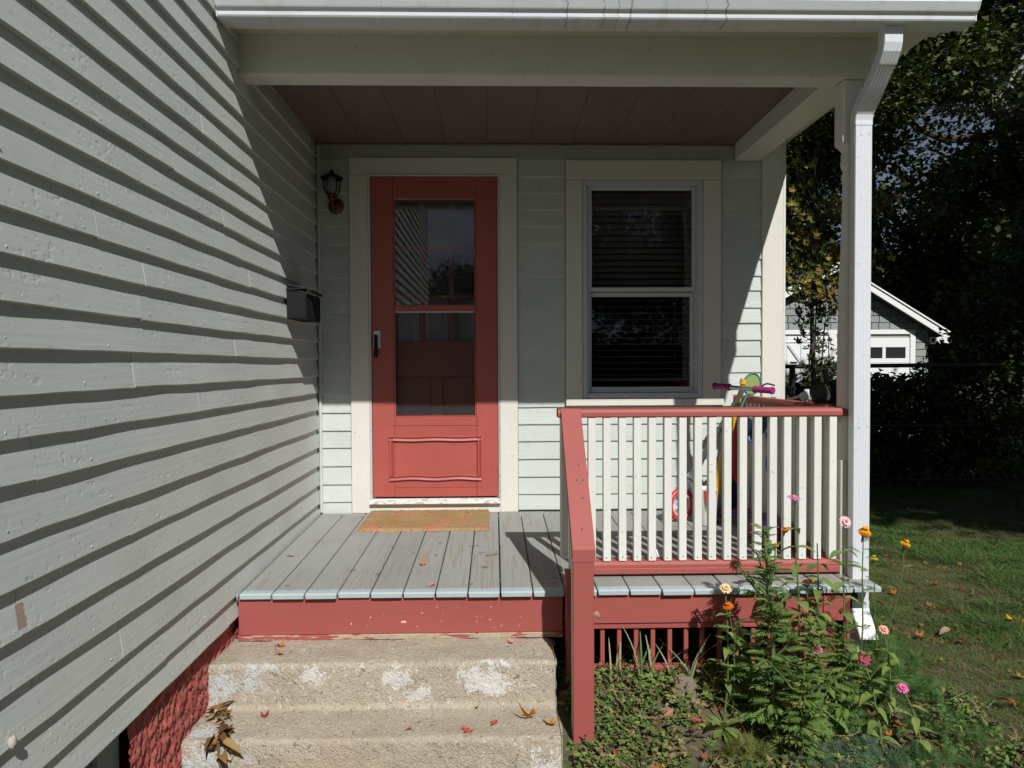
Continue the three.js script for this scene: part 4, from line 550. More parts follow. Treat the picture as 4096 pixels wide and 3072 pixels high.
{
  const c = single('storage_jar', lathe([[0, 0.002], [0.055, 0.002], [0.058, 0.03], [0.058, 0.19], [0.046, 0.215], [0.046, 0.235], [0.043, 0.235], [0.043, 0.215], [0.054, 0.188], [0.054, 0.01], [0, 0.008]], 2.475, dY(0.25), 0.16, 24), new THREE.MeshPhysicalMaterial({ color: lin(0.75, 0.78, 0.78), roughness: 0.3, transmission: 0.75, thickness: 0, side: THREE.DoubleSide }), 'cloudy plastic jar standing against the house wall behind the scooter', 'jar', [2.475, 0, 0.16]);
  const blob = (sx, sy, sz, amp, seed) => { const g = new THREE.SphereGeometry(1, 28, 20), p = g.attributes.position; for (let i = 0; i < p.count; i++) { const x = p.getX(i), y = p.getY(i), z = p.getZ(i), k = 1 + amp * (fbm(x * 2.2 + seed, y * 2.2 + z * 1.9 + seed, 4, 0, 0, seed) - 0.5); p.setXYZ(i, x * sx * k, y * sy * k * (y < -0.5 ? 0.85 : 1), z * sz * k); } const q = mergeVertices((g.deleteAttribute('normal'), g.deleteAttribute('uv'), g), 1e-4); q.computeVertexNormals(); return boxUV(q); };
  let g = blob(0.10, 0.14, 0.07, 0.7, 41); g.translate(2.575, 0.12, 0.13); single('cloth_bag', g, mat([0.018, 0.022, 0.05], 0.95), 'dark navy cloth bag slumped against the house wall by the side rail', 'bag', [2.575, 0, 0.13]);
  const tb = thing('toy_box', 'dark maroon storage tub in the corner behind the railing', 'storage tub', [2.58, 0, 0.80]); part(tb, 'tub', [cbox(2.49, 2.66, dY(0.8, 0.006), 0.085, 0.62, 0.95, 0.012)], mat([0.16, 0.022, 0.035], 0.5)); part(tb, 'rim', [cbox(2.482, 2.668, 0.0855, 0.097, 0.612, 0.958, 0.004)], mat([0.10, 0.03, 0.12], 0.5));
  g = blob(0.033, 0.034, 0.028, 0.75, 77); g.translate(2.693, 0.768, 1.0); single('quartz_rock', g, mat([0.50, 0.50, 0.48], 0.7), 'pale grey quartz rock on the side rail', 'rock', [2.693, 0.737, 1.0]);
  g = blob(0.045, 0.05, 0.04, 0.8, 93); g.translate(2.70, 0.782, 1.125); single('dark_rock', g, mat([0.035, 0.032, 0.032], 0.85), 'rough black rock on the side rail next to the turned post', 'rock', [2.70, 0.735, 1.125]);
  g = boxUV(taperTube([[2.62, 0.748, 0.90], [2.64, 0.757, 0.95], [2.66, 0.768, 0.98], [2.68, 0.775, 1.0]], [0.004, 0.007, 0.008, 0.006], 7)); single('driftwood', g, mat([0.42, 0.39, 0.32], 0.9), 'bleached stick propped against the pale rock on the side rail', 'stick', [2.65, 0.74, 0.95]);
  g = blob(0.034, 0.045, 0.03, 1.2, 55); g.rotateZ(0.5); g.translate(1.915, dY(1.17, 0.036), 1.17); single('crumpled_paper', g, mat([0.70, 0.71, 0.72], 0.8), 'crumpled white paper on the porch floor behind the balusters', 'paper', [1.915, dY(1.17), 1.17]);
  g = blob(0.017, 0.012, 0.013, 0.9, 57); g.translate(1.69, dY(1.18, 0.012), 1.18); single('acorn_husk', g, mat([0.06, 0.028, 0.02], 0.9), 'small dark brown husk on the porch floor behind the second baluster', 'husk', [1.69, dY(1.18), 1.18]);
}

// ================================================================= LEAVES
function bladeGeo(len, wid, { bend = 0.25, fold = 0.25, seg = 5, shape = t => Math.sin(Math.PI * Math.pow(t, 0.75)) } = {}) {   // one leaf along +y, its face to +z
  const pos = [], uv = [], idx = []; for (let i = 0; i <= seg; i++) { const t = i / seg, w = wid / 2 * Math.max(0.02, shape(t)), y = len * t * (1 - 0.12 * bend * t), z = -bend * len * t * t; pos.push(-w, y, z + fold * w, 0, y, z, w, y, z + fold * w); uv.push(0, t, 0.5, t, 1, t); if (i < seg) { const a = i * 3; idx.push(a, a + 1, a + 4, a, a + 4, a + 3, a + 1, a + 2, a + 5, a + 1, a + 5, a + 4); } }
  const g = new THREE.BufferGeometry(); g.setAttribute('position', new THREE.Float32BufferAttribute(pos, 3)); g.setAttribute('uv', new THREE.Float32BufferAttribute(uv, 2)); g.setIndex(idx); g.computeVertexNormals(); return g;
}
function put(g, { s = 1, rx = 0, ry = 0, rz = 0, p = [0, 0, 0] } = {}) { const q = g.clone(); q.applyMatrix4(new THREE.Matrix4().compose(V3(...p), new THREE.Quaternion().setFromEuler(new THREE.Euler(rx, ry, rz, 'YXZ')), V3(s, s, s))); return q; }
const join = l => mergeGeometries(l.map(g => g.index ? g.toNonIndexed() : g));
function featherLeaf(n = 7, len = 0.11, ll = 0.036, lw = 0.011) {    // marigold leaf: toothed leaflets in pairs
  const l = [bladeGeo(len, 0.003, { seg: 3, shape: () => 1, bend: 0.3, fold: 0 })], lf = bladeGeo(ll, lw, { seg: 3, bend: 0.3, fold: 0.5 });
  for (let k = 0; k < n; k++) { const t = 0.22 + 0.68 * k / n, sc = 0.75 + 0.45 * Math.sin(Math.PI * t), z = -0.3 * len * t * t; for (const s of [-1, 1]) l.push(put(lf, { s: sc, rz: -s * (1.05 - 0.4 * t), rx: -0.12, p: [0, len * t, z] })); }
  l.push(put(lf, { s: 0.9, rx: -0.35, p: [0, len * 0.93, -0.26 * len] })); return join(l);
}
function mapleGeo(size, curl = 0.3, seed = 1) {        // star of five lobes, cupped as a dry leaf is
  const r = mulberry(seed), pts = []; for (let k = 0; k < 5; k++) { const a = -Math.PI * 0.76 + k * Math.PI * 0.38 + Math.PI / 2, L = [0.62, 0.9, 1.05, 0.9, 0.62][k] * (0.9 + 0.2 * r()); pts.push([a - 0.3, L * 0.66], [a - 0.2, L * 0.80], [a - 0.1, L * 0.82], [a, L], [a + 0.1, L * 0.8], [a + 0.2, L * 0.82], [a + 0.3, L * 0.64]); if (k < 4) pts.push([a + Math.PI * 0.19, 0.52]); } pts.push([-Math.PI / 2, 0.18]);
  const c1 = curl * (0.6 + r()), c2 = curl * (r() - 0.3), tw = r() * 3, at = (a, R) => { const x = Math.cos(a) * R, y = Math.sin(a) * R, u = x * Math.cos(tw) + y * Math.sin(tw), v = -x * Math.sin(tw) + y * Math.cos(tw); return [x * size, (c1 * u * u + c2 * v + 0.22 * curl * Math.sin(a * 5)) * size * R, -y * size]; };
  const t = []; for (let i = 0; i < pts.length; i++) { const A = at(...pts[i]), B = at(...pts[(i + 1) % pts.length]), a2 = at(pts[i][0], pts[i][1] * 0.5), b2 = at(pts[(i + 1) % pts.length][0], pts[(i + 1) % pts.length][1] * 0.5); t.push(at(0, 0), a2, b2, a2, A, B, a2, B, b2); }
  let g = tris(t); g.setAttribute('uv', new THREE.Float32BufferAttribute(new Float32Array(t.length * 2), 2)); g = mergeVertices((g.deleteAttribute('normal'), g), 1e-6); g.computeVertexNormals(); return g;
}
const dm = new THREE.Object3D();
function scatter(name, g, m, list, cols, parent, kindName = 'stuff') {     // list of [x,y,z, rx,ry,rz, s]
  const o = new THREE.InstancedMesh(g, m, list.length); o.name = name; o.castShadow = o.receiveShadow = true;
  list.forEach((q, i) => { dm.position.set(q[0], q[1], q[2]); dm.rotation.set(q[3], q[4], q[5], 'YXZ'); if (Array.isArray(q[6])) dm.scale.set(...q[6]); else dm.scale.setScalar(q[6]); dm.updateMatrix(); o.setMatrixAt(i, dm.matrix); if (cols) o.setColorAt(i, lin(...cols[i])); });
  o.userData = { kind: kindName }; (parent ?? scene).add(o); return o;
}
const dead = [[0.42, 0.13, 0.025], [0.33, 0.15, 0.05], [0.40, 0.26, 0.11], [0.30, 0.05, 0.03], [0.50, 0.33, 0.06], [0.24, 0.14, 0.07]];
const dryMat = c => leafMat(c, 0.12, 0.85);
function fallen(x, y, z, size, col, label, { curl = 0.5, tilt = 0.12, seed = Math.floor(rnd() * 999), kind = 'maple', cat = 'leaf', name = 'fallen_leaf', group } = {}) {
  const g = kind === 'maple' ? mapleGeo(size, curl, seed) : bladeGeo(size * 2, size * 1.1, { bend: curl * 0.5, fold: 0.4, seg: 6 }).rotateX(-Math.PI / 2).translate(0, size * 0.25, 0);
  g.rotateY(seed * 1.7); g.rotateX(tilt * Math.sin(seed)); g.rotateZ(tilt * Math.cos(seed)); g.computeBoundingBox(); g.translate(x, y - g.boundingBox.min.y + 0.001, z);
  return single(name, g, dryMat(col), label, cat, [x, y, z], group);
}
fallen(0.098, dY(0.99, 0.001), 0.99, 0.022, [0.55, 0.40, 0.27], 'pale tan leaf on the porch floor near the left wall', { kind: 'oval' });
fallen(0.754, dY(1.143, 0.001), 1.143, 0.03, [0.48, 0.17, 0.05], 'curled orange-brown leaf in the middle of the porch floor', { curl: 0.9 });
fallen(1.103, dY(0.976, 0.001), 0.976, 0.015, [0.42, 0.13, 0.05], 'tiny brown leaf on the porch floor right of the doormat', { kind: 'oval', curl: 0.8 });
fallen(0.836, dY(1.441, 0.001), 1.441, 0.023, [0.58, 0.18, 0.22], 'pink petal-like leaf near the porch front edge', { kind: 'oval', curl: 0.2 });
fallen(0.209, -0.245, 1.60, 0.03, [0.46, 0.16, 0.03], 'orange leaf on the top step close under the red skirt', { curl: 0.7 });
fallen(0.232, -0.245, 1.695, 0.026, [0.40, 0.13, 0.03], 'small orange leaf on the top step left of centre, nearer its edge', { curl: 0.8 });
fallen(1.17, -0.245, 1.60, 0.02, [0.48, 0.25, 0.16], 'tan leaf at the back right of the top step', { curl: 0.9 });
fallen(0.214, -0.419, 1.867, 0.026, [0.30, 0.035, 0.03], 'dark red leaf at the left on the second step', { curl: 1.0 });
fallen(1.104, -0.419, 1.951, 0.022, [0.48, 0.06, 0.05], 'small bright red leaf on the second step at right', { curl: 0.8 });
fallen(1.006, -0.419, 2.005, 0.032, [0.42, 0.06, 0.03], 'larger red maple leaf on the second step edge at right', { curl: 0.6 });
fallen(0.797, -0.419, 1.99, 0.014, [0.38, 0.12, 0.08], 'tiny pinkish leaf in the middle of the second step', { kind: 'oval', curl: 0.8 });
fallen(1.036, -0.419, 1.84, 0.015, [0.34, 0.26, 0.13], 'tiny yellow-brown leaf against the second riser', { kind: 'oval', curl: 1 });
fallen(1.24, -0.417, 1.93, 0.052, [0.66, 0.27, 0.02], 'bright orange maple leaf standing on the right end of the second step', { curl: 0.7, tilt: 0.5, seed: 5 });
fallen(1.315, -0.415, 1.97, 0.036, [0.40, 0.22, 0.06], 'tan curled leaf at the far right end of the second step', { curl: 0.9 });
function alongPts(pts, t) { const f = t * (pts.length - 1), k = Math.min(pts.length - 2, Math.floor(f)); return pts[k].map((v, i) => mixn(v, pts[k + 1][i], f - k)); }
{ // dried stem with curled leaves lying down the left end of the steps
  const s = thing('withered_sprig', 'dried brown leafy sprig lying down the left end of the steps', 'dead plant', [0.1, -0.42, 1.98]);
  part(s, 'stem', boxUV(taperTube([[0.03, -0.405, 1.86], [0.07, -0.40, 1.93], [0.10, -0.405, 2.01], [0.115, -0.43, 2.075], [0.13, -0.52, 2.09], [0.16, -0.575, 2.13]], [0.004, 0.005, 0.005, 0.005, 0.004, 0.003], 6)), mat([0.13, 0.08, 0.04], 0.9));
  const cc = [[0.30, 0.19, 0.075], [0.16, 0.085, 0.03], [0.24, 0.13, 0.045], [0.10, 0.055, 0.025]], run = [[0.03, -0.405, 1.86], [0.07, -0.40, 1.93], [0.10, -0.405, 2.01], [0.118, -0.44, 2.075], [0.14, -0.53, 2.09], [0.17, -0.58, 2.14], [0.16, -0.585, 2.2]];
  for (let i = 0; i < 34; i++) { const [x, y, z] = alongPts(run, rnd()), k = i % 3 === 0; const g = k ? mapleGeo(rr(0.024, 0.036), rr(0.9, 1.5), i + 60) : bladeGeo(rr(0.045, 0.075), rr(0.028, 0.042), { bend: rr(0.7, 1.5), fold: rr(0.6, 1.3), seg: 6 }); g.rotateX(rr(-1.7, -0.5)); g.rotateZ(rr(-0.6, 0.6)); g.rotateY(rr(0, 6.28)); g.translate(x + rr(-0.03, 0.03), y + rr(0.006, 0.03), z + rr(-0.02, 0.02)); part(s, 'leaf', boxUV(g.index ? g.toNonIndexed() : g), dryMat(pick(cc))); }
}
{ const g = bladeGeo(0.045, 0.034, { bend: 0.5, fold: 0.7, seg: 6 }); g.rotateZ(2.9); g.translate(1.548, -0.135, 1.537); single('dead_leaf', boxUV(g.toNonIndexed()), dryMat([0.55, 0.42, 0.30]), 'pale dead leaf stuck on the red skirt beside the stair post', 'leaf', [1.548, -0.16, 1.537]); }

// ---------------------------------------------------------------- garden plants
const G1 = leafMat([0.095, 0.18, 0.038]), G2 = leafMat([0.165, 0.26, 0.058]), G3 = leafMat([0.23, 0.29, 0.075]), G4 = leafMat([0.035, 0.085, 0.02]), stemM = mat([0.09, 0.13, 0.03], 0.7), stemB = mat([0.13, 0.09, 0.04], 0.75);
const turned = g => g.rotateY(Math.PI), feather = [featherLeaf(7), featherLeaf(6, 0.095, 0.04, 0.013), featherLeaf(8, 0.125, 0.038, 0.0105)].map(turned), fineFeather = [featherLeaf(9, 0.10, 0.034, 0.0045), featherLeaf(8, 0.085, 0.03, 0.004)].map(turned);
const ovate = [bladeGeo(0.075, 0.036, { bend: 0.5, fold: 0.35, seg: 6 }), bladeGeo(0.06, 0.030, { bend: 0.8, fold: 0.4, seg: 6 }), bladeGeo(0.085, 0.038, { bend: 0.25, fold: 0.3, seg: 6 })].map(turned);
function leafOn(parent, geo, m, p, yaw, pitch, s) { const o = mesh('leaf', geo, m); o.position.set(...p).sub(parent.base); o.rotation.set(-pitch, yaw, 0, 'YXZ'); o.rotation.x = Math.PI / 2 - pitch; o.scale.setScalar(s); parent.add(o); return o; }
function bloomZinnia(parent, p, r, col, centre, nrm, rows = 2, n = 13) {
  const l = []; for (let k = 0; k < rows; k++) for (let i = 0; i < n - k * 3; i++) { const g = bladeGeo(r * (1 - 0.28 * k), r * 0.42, { bend: 0.25 - 0.2 * k, fold: 0.25, seg: 4, shape: t => Math.sin(Math.PI * Math.min(0.92, 0.2 + 0.72 * t)) }); g.rotateX(-Math.PI / 2 + 0.12 + 0.35 * k); g.rotateY((i + 0.5 * k) / (n - k * 3) * 2 * Math.PI + rr(-0.1, 0.1)); g.translate(0, 0.002 * k, 0); l.push(g); }
  const q = new THREE.Quaternion().setFromUnitVectors(V3(0, 1, 0), V3(...nrm).normalize()), g = join(l); g.applyQuaternion(q); g.translate(...p); const f = part(parent, 'flower', g, leafMat(col, 0.2, 0.7));
  const c = new THREE.SphereGeometry(r * 0.30, 10, 7).toNonIndexed(); c.scale(1, 0.8, 1); c.translate(0, r * 0.1, 0); c.applyQuaternion(q); c.translate(...p); part(f, 'flower_centre', c, mat(centre, 0.9)); return f;
}
function bloomMarigold(parent, p, r, col, nrm, squash = 0.7) {
  const l = []; for (let i = 0; i < 90; i++) { const a = i * 2.39996, t = Math.sqrt((i + 0.5) / 90), up = Math.sqrt(Math.max(0, 1 - t * t * 0.95)); const g = bladeGeo(r * 0.5, r * 0.36, { bend: 0.9, fold: 0.5, seg: 3, shape: q => 0.35 + 0.65 * q }); g.rotateX(-t * 1.5); g.translate(0, 0, 0); g.rotateY(-a + Math.PI / 2 + rr(-0.3, 0.3)); g.translate(Math.cos(a) * t * r * 0.84, up * r * squash * 0.85, Math.sin(a) * t * r * 0.84); l.push(g); }
  const q = new THREE.Quaternion().setFromUnitVectors(V3(0, 1, 0), V3(...nrm).normalize()), g = join(l); g.applyQuaternion(q); g.translate(...p); const f = part(parent, 'flower', g, leafMat(col, 0.15, 0.7));
  const c = lathe([[0.0018, -r * 1.2], [0.005, -r * 0.4], [r * 0.3, 0], [r * 0.38, r * 0.2], [0, r * 0.22]], 0, 0, 0, 10); c.applyQuaternion(q); c.translate(...p); part(f, 'calyx', boxUV(c), stemM); return f;
}
function stemPath(a, b, lean = 0.04, n = 4) { const o = []; for (let i = 0; i <= n; i++) { const t = i / n; o.push([mixn(a[0], b[0], t) + lean * Math.sin(t * 3.1) * rr(0.3, 1), mixn(a[1], b[1], t), mixn(a[2], b[2], t) + lean * 0.5 * Math.sin(t * 3.1) * rr(-1, 1)]); } o[n] = b.slice(); return o; }
function alongPath(pts, t) { const c = new THREE.CatmullRomCurve3(pts.map(p => V3(...p))); const v = c.getPoint(t); return [v.x, v.y, v.z]; }
function marigoldPlant(label, base, top, { leaves = 18, mats = [G1, G2], geos = feather, size = 1, r0 = 0.006, from = 0.15, reach = 0, branches = 0, name = 'marigold_plant', up = 0.35 } = {}) {
  const t = thing(name, label, 'flower plant', base), path = stemPath(base, top, 0.02); part(t, 'stem', boxUV(taperTube(path, [r0, r0 * 0.8, r0 * 0.5], 7)), stemM);
  const paths = [[path, 1]]; for (let k = 0; k < branches; k++) { const p0 = alongPath(path, rr(0.2, 0.75)), a = rr(0, 6.28), L = rr(0.10, 0.2), bp = stemPath(p0, [p0[0] + Math.cos(a) * L * 0.8, p0[1] + L * 0.9, p0[2] + Math.sin(a) * L * 0.5], 0.01, 3); part(t, 'stem', boxUV(taperTube(bp, [r0 * 0.5, r0 * 0.3], 6)), stemM); paths.push([bp, 0.5]); }
  for (let i = 0; i < leaves; i++) { const [pt, w] = rnd() < 0.62 || paths.length < 2 ? paths[0] : pick(paths.slice(1)); const f = from + (1 - from) * Math.pow((i + rnd()) / leaves, 0.9), p = alongPath(pt, clamp(f, 0, 0.99)), s = size * (1.25 - 0.65 * f) * rr(0.8, 1.2) * (w < 1 ? 0.8 : 1); leafOn(t, pick(geos), pick(mats), p, i * 2.4 + rr(-0.4, 0.4), rr(0.0, 0.5) + up * f, s); }
  return t;
}
function zinniaPlant(label, base, top, { pairs = 4, size = 1, mats = [G2, G3], from = 0.2, name = 'zinnia_plant', r0 = 0.0045 } = {}) {
  const t = thing(name, label, 'flower plant', base), path = stemPath(base, top, 0.025); part(t, 'stem', boxUV(taperTube(path, [r0, r0 * 0.8, r0 * 0.6], 7)), stemM); const y0 = rr(0, 3);
  pairs += 2; size *= 1.12; for (let k = 0; k < pairs; k++) { const f = from + (0.95 - from) * k / pairs, p = alongPath(path, f); for (const s of [0, Math.PI]) leafOn(t, pick(ovate), pick(mats), p, y0 + k * 1.35 + s + rr(-0.25, 0.25), rr(-0.1, 0.5), size * (1.15 - 0.4 * f) * rr(0.85, 1.15)); }
  return t;
}
const gy = (x, z) => gH(x, z) - 0.012;
const Bs = (x, z) => [x, gy(x, z), z];
{
  // the tall marigold in front of the railing
  const a = marigoldPlant('tallest bushy marigold reaching in front of the balusters', Bs(2.2, 1.86), [2.165, 0.285, 1.84], { leaves: 150, branches: 10, size: 0.78, r0: 0.010, from: 0.1, mats: [G1, G2, G2] });
  bloomMarigold(a, [2.27, 0.262, 1.78], 0.020, [0.72, 0.24, 0.01], [0.1, 1, 0.2], 0.5); bloomMarigold(a, [2.225, 0.205, 1.80], 0.017, [0.78, 0.42, 0.02], [0.2, 1, 0.1], 0.5);
  const a2 = marigoldPlant('low bushy marigold right of the tallest one, before the red corner panel', Bs(2.36, 1.84), [2.36, -0.10, 1.82], { leaves: 120, branches: 10, size: 0.72, mats: [G2, G2, G3], from: 0.1 });
  const a3 = marigoldPlant('bushy marigold with yellowish green leaves in the middle of the bed', Bs(2.24, 1.98), [2.27, -0.22, 1.97], { leaves: 96, branches: 9, size: 0.68, mats: [G2, G3, G1], from: 0.05 });
  marigoldPlant('flowerless bushy marigold filling the bed left of the downspout foot', Bs(2.49, 1.80), [2.50, -0.12, 1.78], { leaves: 90, branches: 9, size: 0.7, mats: [G1, G2, G2], from: 0.1 });
  marigoldPlant('flowerless bushy marigold in front of the dark end of the slats', Bs(2.15, 1.78), [2.13, -0.2, 1.76], { leaves: 56, branches: 6, size: 0.68, mats: [G2, G1], from: 0.1 });
  // big orange bloom against the downspout
  const b = marigoldPlant('thin dark-leaved marigold with big orange bloom in front of the downspout', Bs(2.585, 1.74), [2.605, 0.225, 1.75], { leaves: 15, size: 0.85, geos: fineFeather, mats: [G4, G1], from: 0.42, r0: 0.004 });
  bloomMarigold(b, [2.607, 0.238, 1.75], 0.034, [0.80, 0.33, 0.008], [0.05, 1, 0.42], 0.75);
  const c = marigoldPlant('leaning marigold with golden bloom over the lawn right of the downspout', Bs(2.66, 1.72), [2.775, 0.185, 1.75], { leaves: 8, size: 0.8, geos: fineFeather, mats: [G2, G1], from: 0.3, r0: 0.0035 });
  bloomMarigold(c, [2.777, 0.192, 1.75], 0.026, [0.80, 0.36, 0.01], [0.25, 1, 0.35], 0.55);
  const d = marigoldPlant('marigold with one deep orange bloom low in front of the red skirt', Bs(2.07, 1.74), [2.055, -0.07, 1.75], { leaves: 14, size: 0.8, from: 0.35, r0: 0.004 }); bloomMarigold(d, [2.053, -0.055, 1.75], 0.028, [0.62, 0.14, 0.005], [-0.2, 1, 0.4], 0.5);
  const y = marigoldPlant('pale yellow marigold half hidden in the grass by the downspout', Bs(2.70, 1.66), [2.675, 0.115, 1.70], { leaves: 7, size: 0.7, geos: fineFeather, mats: [G1], from: 0.4, r0: 0.003 }); bloomMarigold(y, [2.675, 0.12, 1.70], 0.020, [0.62, 0.50, 0.06], [0, 1, 0.2], 0.6);
  const k = marigoldPlant('frayed yellow-brown marigold with dark seed head before the deck edge', Bs(2.40, 1.70), [2.385, 0.035, 1.72], { leaves: 12, size: 0.8, from: 0.3, mats: [G1, G4], r0: 0.004 }); bloomMarigold(k, [2.385, 0.03, 1.72], 0.022, [0.10, 0.02, 0.015], [-0.4, 0.7, 0.5], 0.5); bloomMarigold(k, [2.408, 0.045, 1.72], 0.014, [0.80, 0.42, 0.01], [0.6, 0.5, 0.4], 0.4);
  // zinnias
  let z = zinniaPlant('tall zinnia with magenta bloom seen edge-on in front of the balusters', Bs(2.34, 1.72), [2.322, 0.380, 1.75], { pairs: 5, from: 0.35, size: 1.15 }); bloomZinnia(z, [2.32, 0.392, 1.75], 0.030, [0.58, 0.16, 0.48], [0.60, 0.25, 0.02], [0.05, 1, 0.22], 1, 11); 
  z = zinniaPlant('zinnia with pale pink bloom beside the turned post', Bs(2.50, 1.73), [2.53, 0.27, 1.75], { pairs: 6, from: 0.3, size: 1.2, mats: [G1, G2, G3] }); bloomZinnia(z, [2.531, 0.29, 1.752], 0.026, [0.78, 0.55, 0.58], [0.45, 0.06, 0.12], [0.12, 0.45, 1], 2, 15);
  z = zinniaPlant('zinnia with cream bloom in front of the deck edge', Bs(2.03, 1.76), [2.04, 0.015, 1.75], { pairs: 3, from: 0.3, size: 0.8 }); bloomZinnia(z, [2.042, 0.025, 1.752], 0.026, [0.80, 0.62, 0.34], [0.40, 0.18, 0.04], [0.02, 1, 0.75], 2, 14);
  z = zinniaPlant('zinnia with salmon bloom over the lawn right of the downspout foot', Bs(2.69, 1.80), [2.688, -0.165, 1.76], { pairs: 3, size: 0.9 }); bloomZinnia(z, [2.688, -0.15, 1.76], 0.022, [0.80, 0.42, 0.33], [0.5, 0.08, 0.04], [0.1, 0.8, 0.7]);
  z = zinniaPlant('zinnia with clear pink bloom below the red corner panel', Bs(2.42, 1.88), [2.395, -0.225, 1.80], { pairs: 3, size: 1 }); bloomZinnia(z, [2.395, -0.212, 1.80], 0.025, [0.68, 0.17, 0.34], [0.5, 0.18, 0.05], [0, 0.85, 0.65]);
  z = zinniaPlant('zinnia with faded dusty rose bloom under the downspout mouth', Bs(2.60, 1.92), [2.575, -0.255, 1.82], { pairs: 3, size: 1 }); bloomZinnia(z, [2.575, -0.245, 1.82], 0.030, [0.38, 0.07, 0.11], [0.2, 0.05, 0.04], [-0.15, 0.5, 0.85]);
  z = zinniaPlant('zinnia with pink bloom lowest in the bed at right', Bs(2.74, 1.98), [2.70, -0.345, 1.88], { pairs: 3, size: 0.9 }); bloomZinnia(z, [2.70, -0.338, 1.88], 0.024, [0.68, 0.16, 0.36], [0.25, 0.04, 0.06], [-0.1, 0.85, 0.6]);
  z = zinniaPlant('flowerless zinnia with broad leaves before the lattice end', Bs(2.12, 1.70), [2.10, -0.10, 1.72], { pairs: 5, size: 1.15, from: 0.25, mats: [G3, G3, G2] });
  z = zinniaPlant('flowerless zinnia with large leaves covering the red corner panel', Bs(2.44, 1.74), [2.43, -0.02, 1.72], { pairs: 5, size: 1.3, from: 0.25, mats: [G2, G3] });
  z = zinniaPlant('leafy flowerless zinnia between the magenta and the pale pink one', Bs(2.43, 1.70), [2.42, 0.2, 1.74], { pairs: 5, size: 1.2, from: 0.4, mats: [G1, G2] });
}
{ // broad-leaved rosette
  const t = thing('broadleaf_plant', 'low rosette of broad yellow-green leaves in the middle of the bed', 'plant', Bs(2.02, 1.80)); const b = bladeGeo(0.15, 0.048, { bend: 0.55, fold: 0.25, seg: 8, shape: q => Math.sin(Math.PI * Math.min(0.97, 0.12 + 0.85 * Math.pow(q, 1.25))) }).rotateY(Math.PI);
  [[0.3, 0.5, 0.9], [1.2, 0.9, 0.9], [-1.4, 0.35, 1], [-0.6, 1.0, 0.95], [2.4, 0.15, 1.05], [0.1, -0.05, 1], [3.6, 0.6, 0.8], [1.9, 0.55, 0.95], [-2.2, 0.5, 0.9], [5.4, 0.1, 0.9]].forEach(([a, p, s]) => leafOn(t, b, pick([G3, G2, G3]), [2.02, gH(2.02, 1.80) + 0.01, 1.80], a, p, s));
}
{ // ferny blue-green and bright green clumps, drawn as many hair-fine leaves
  const frond = (() => { const l = []; for (let k = 0; k < 5; k++) l.push(put(featherLeaf(5, 0.085, 0.026, 0.0024), { rx: rr(-1.3, -0.1), ry: k * 1.3 + rr(-0.5, 0.5), rz: rr(-0.5, 0.5), s: rr(0.5, 1.1), p: [rr(-0.01, 0.01), rr(0, 0.02), rr(-0.01, 0.01)] })); return join(l); })();
  const spots = [['blue-green ferny clump in the lower middle of the bed', 2.27, 1.95, 0.10, 0], ['blue-green ferny clump below the pink zinnia', 2.42, 1.96, 0.11, 0], ['broad blue-green ferny clump at the front of the bed', 2.34, 2.09, 0.13, 0], ['blue-green ferny clump right of the dusty rose zinnia', 2.57, 2.0, 0.12, 0], ['blue-green ferny clump nearest the lower right lawn', 2.52, 2.13, 0.10, 0], ['bright green ferny clump right of the downspout foot', 2.84, 1.66, 0.12, 1], ['bright green ferny clump spilling on the lawn below the salmon zinnia', 2.90, 1.82, 0.12, 1], ['green ferny clump under the lowest pink zinnia', 2.72, 2.08, 0.12, 1], ['green ferny tuft left of the downspout foot', 2.50, 1.80, 0.10, 1], ['small yellowish ferny clump left of the blue-green ones', 2.05, 1.95, 0.06, 2], ['tall bright green ferny clump hiding the foot of the downspout', 2.70, 1.66, 0.09, 1, 0.26], ['tall ferny clump at the end of the deck, right of the downspout', 2.80, 1.60, 0.10, 1, 0.28]];
  const mats = [leafMat([0.10, 0.18, 0.095], 0.35), leafMat([0.08, 0.17, 0.04], 0.35), leafMat([0.16, 0.18, 0.04], 0.3)];
  for (const [lab, x, z, r, k, hh] of spots) { const t = thing('ferny_plant', lab, 'plant', Bs(x, z)); const l = []; for (let i = 0; i < (k === 0 ? 34 : 54); i++) { const a = rr(0, 6.28), q = r * Math.sqrt(rnd()), h = rr(0.0, hh ?? 0.08) * (1 - q / r * 0.6); l.push([Math.cos(a) * q * 1.4, h + 0.01, Math.sin(a) * q, rr(-0.9, 0.9), rr(0, 6.28), rr(-0.9, 0.9), rr(0.45, 0.95)]); } const o = scatter('fronds', frond, mats[k], l, l.map(() => { const v = rr(0.7, 1.25); return [v, v * rr(0.92, 1.05), v]; }), t); }
}
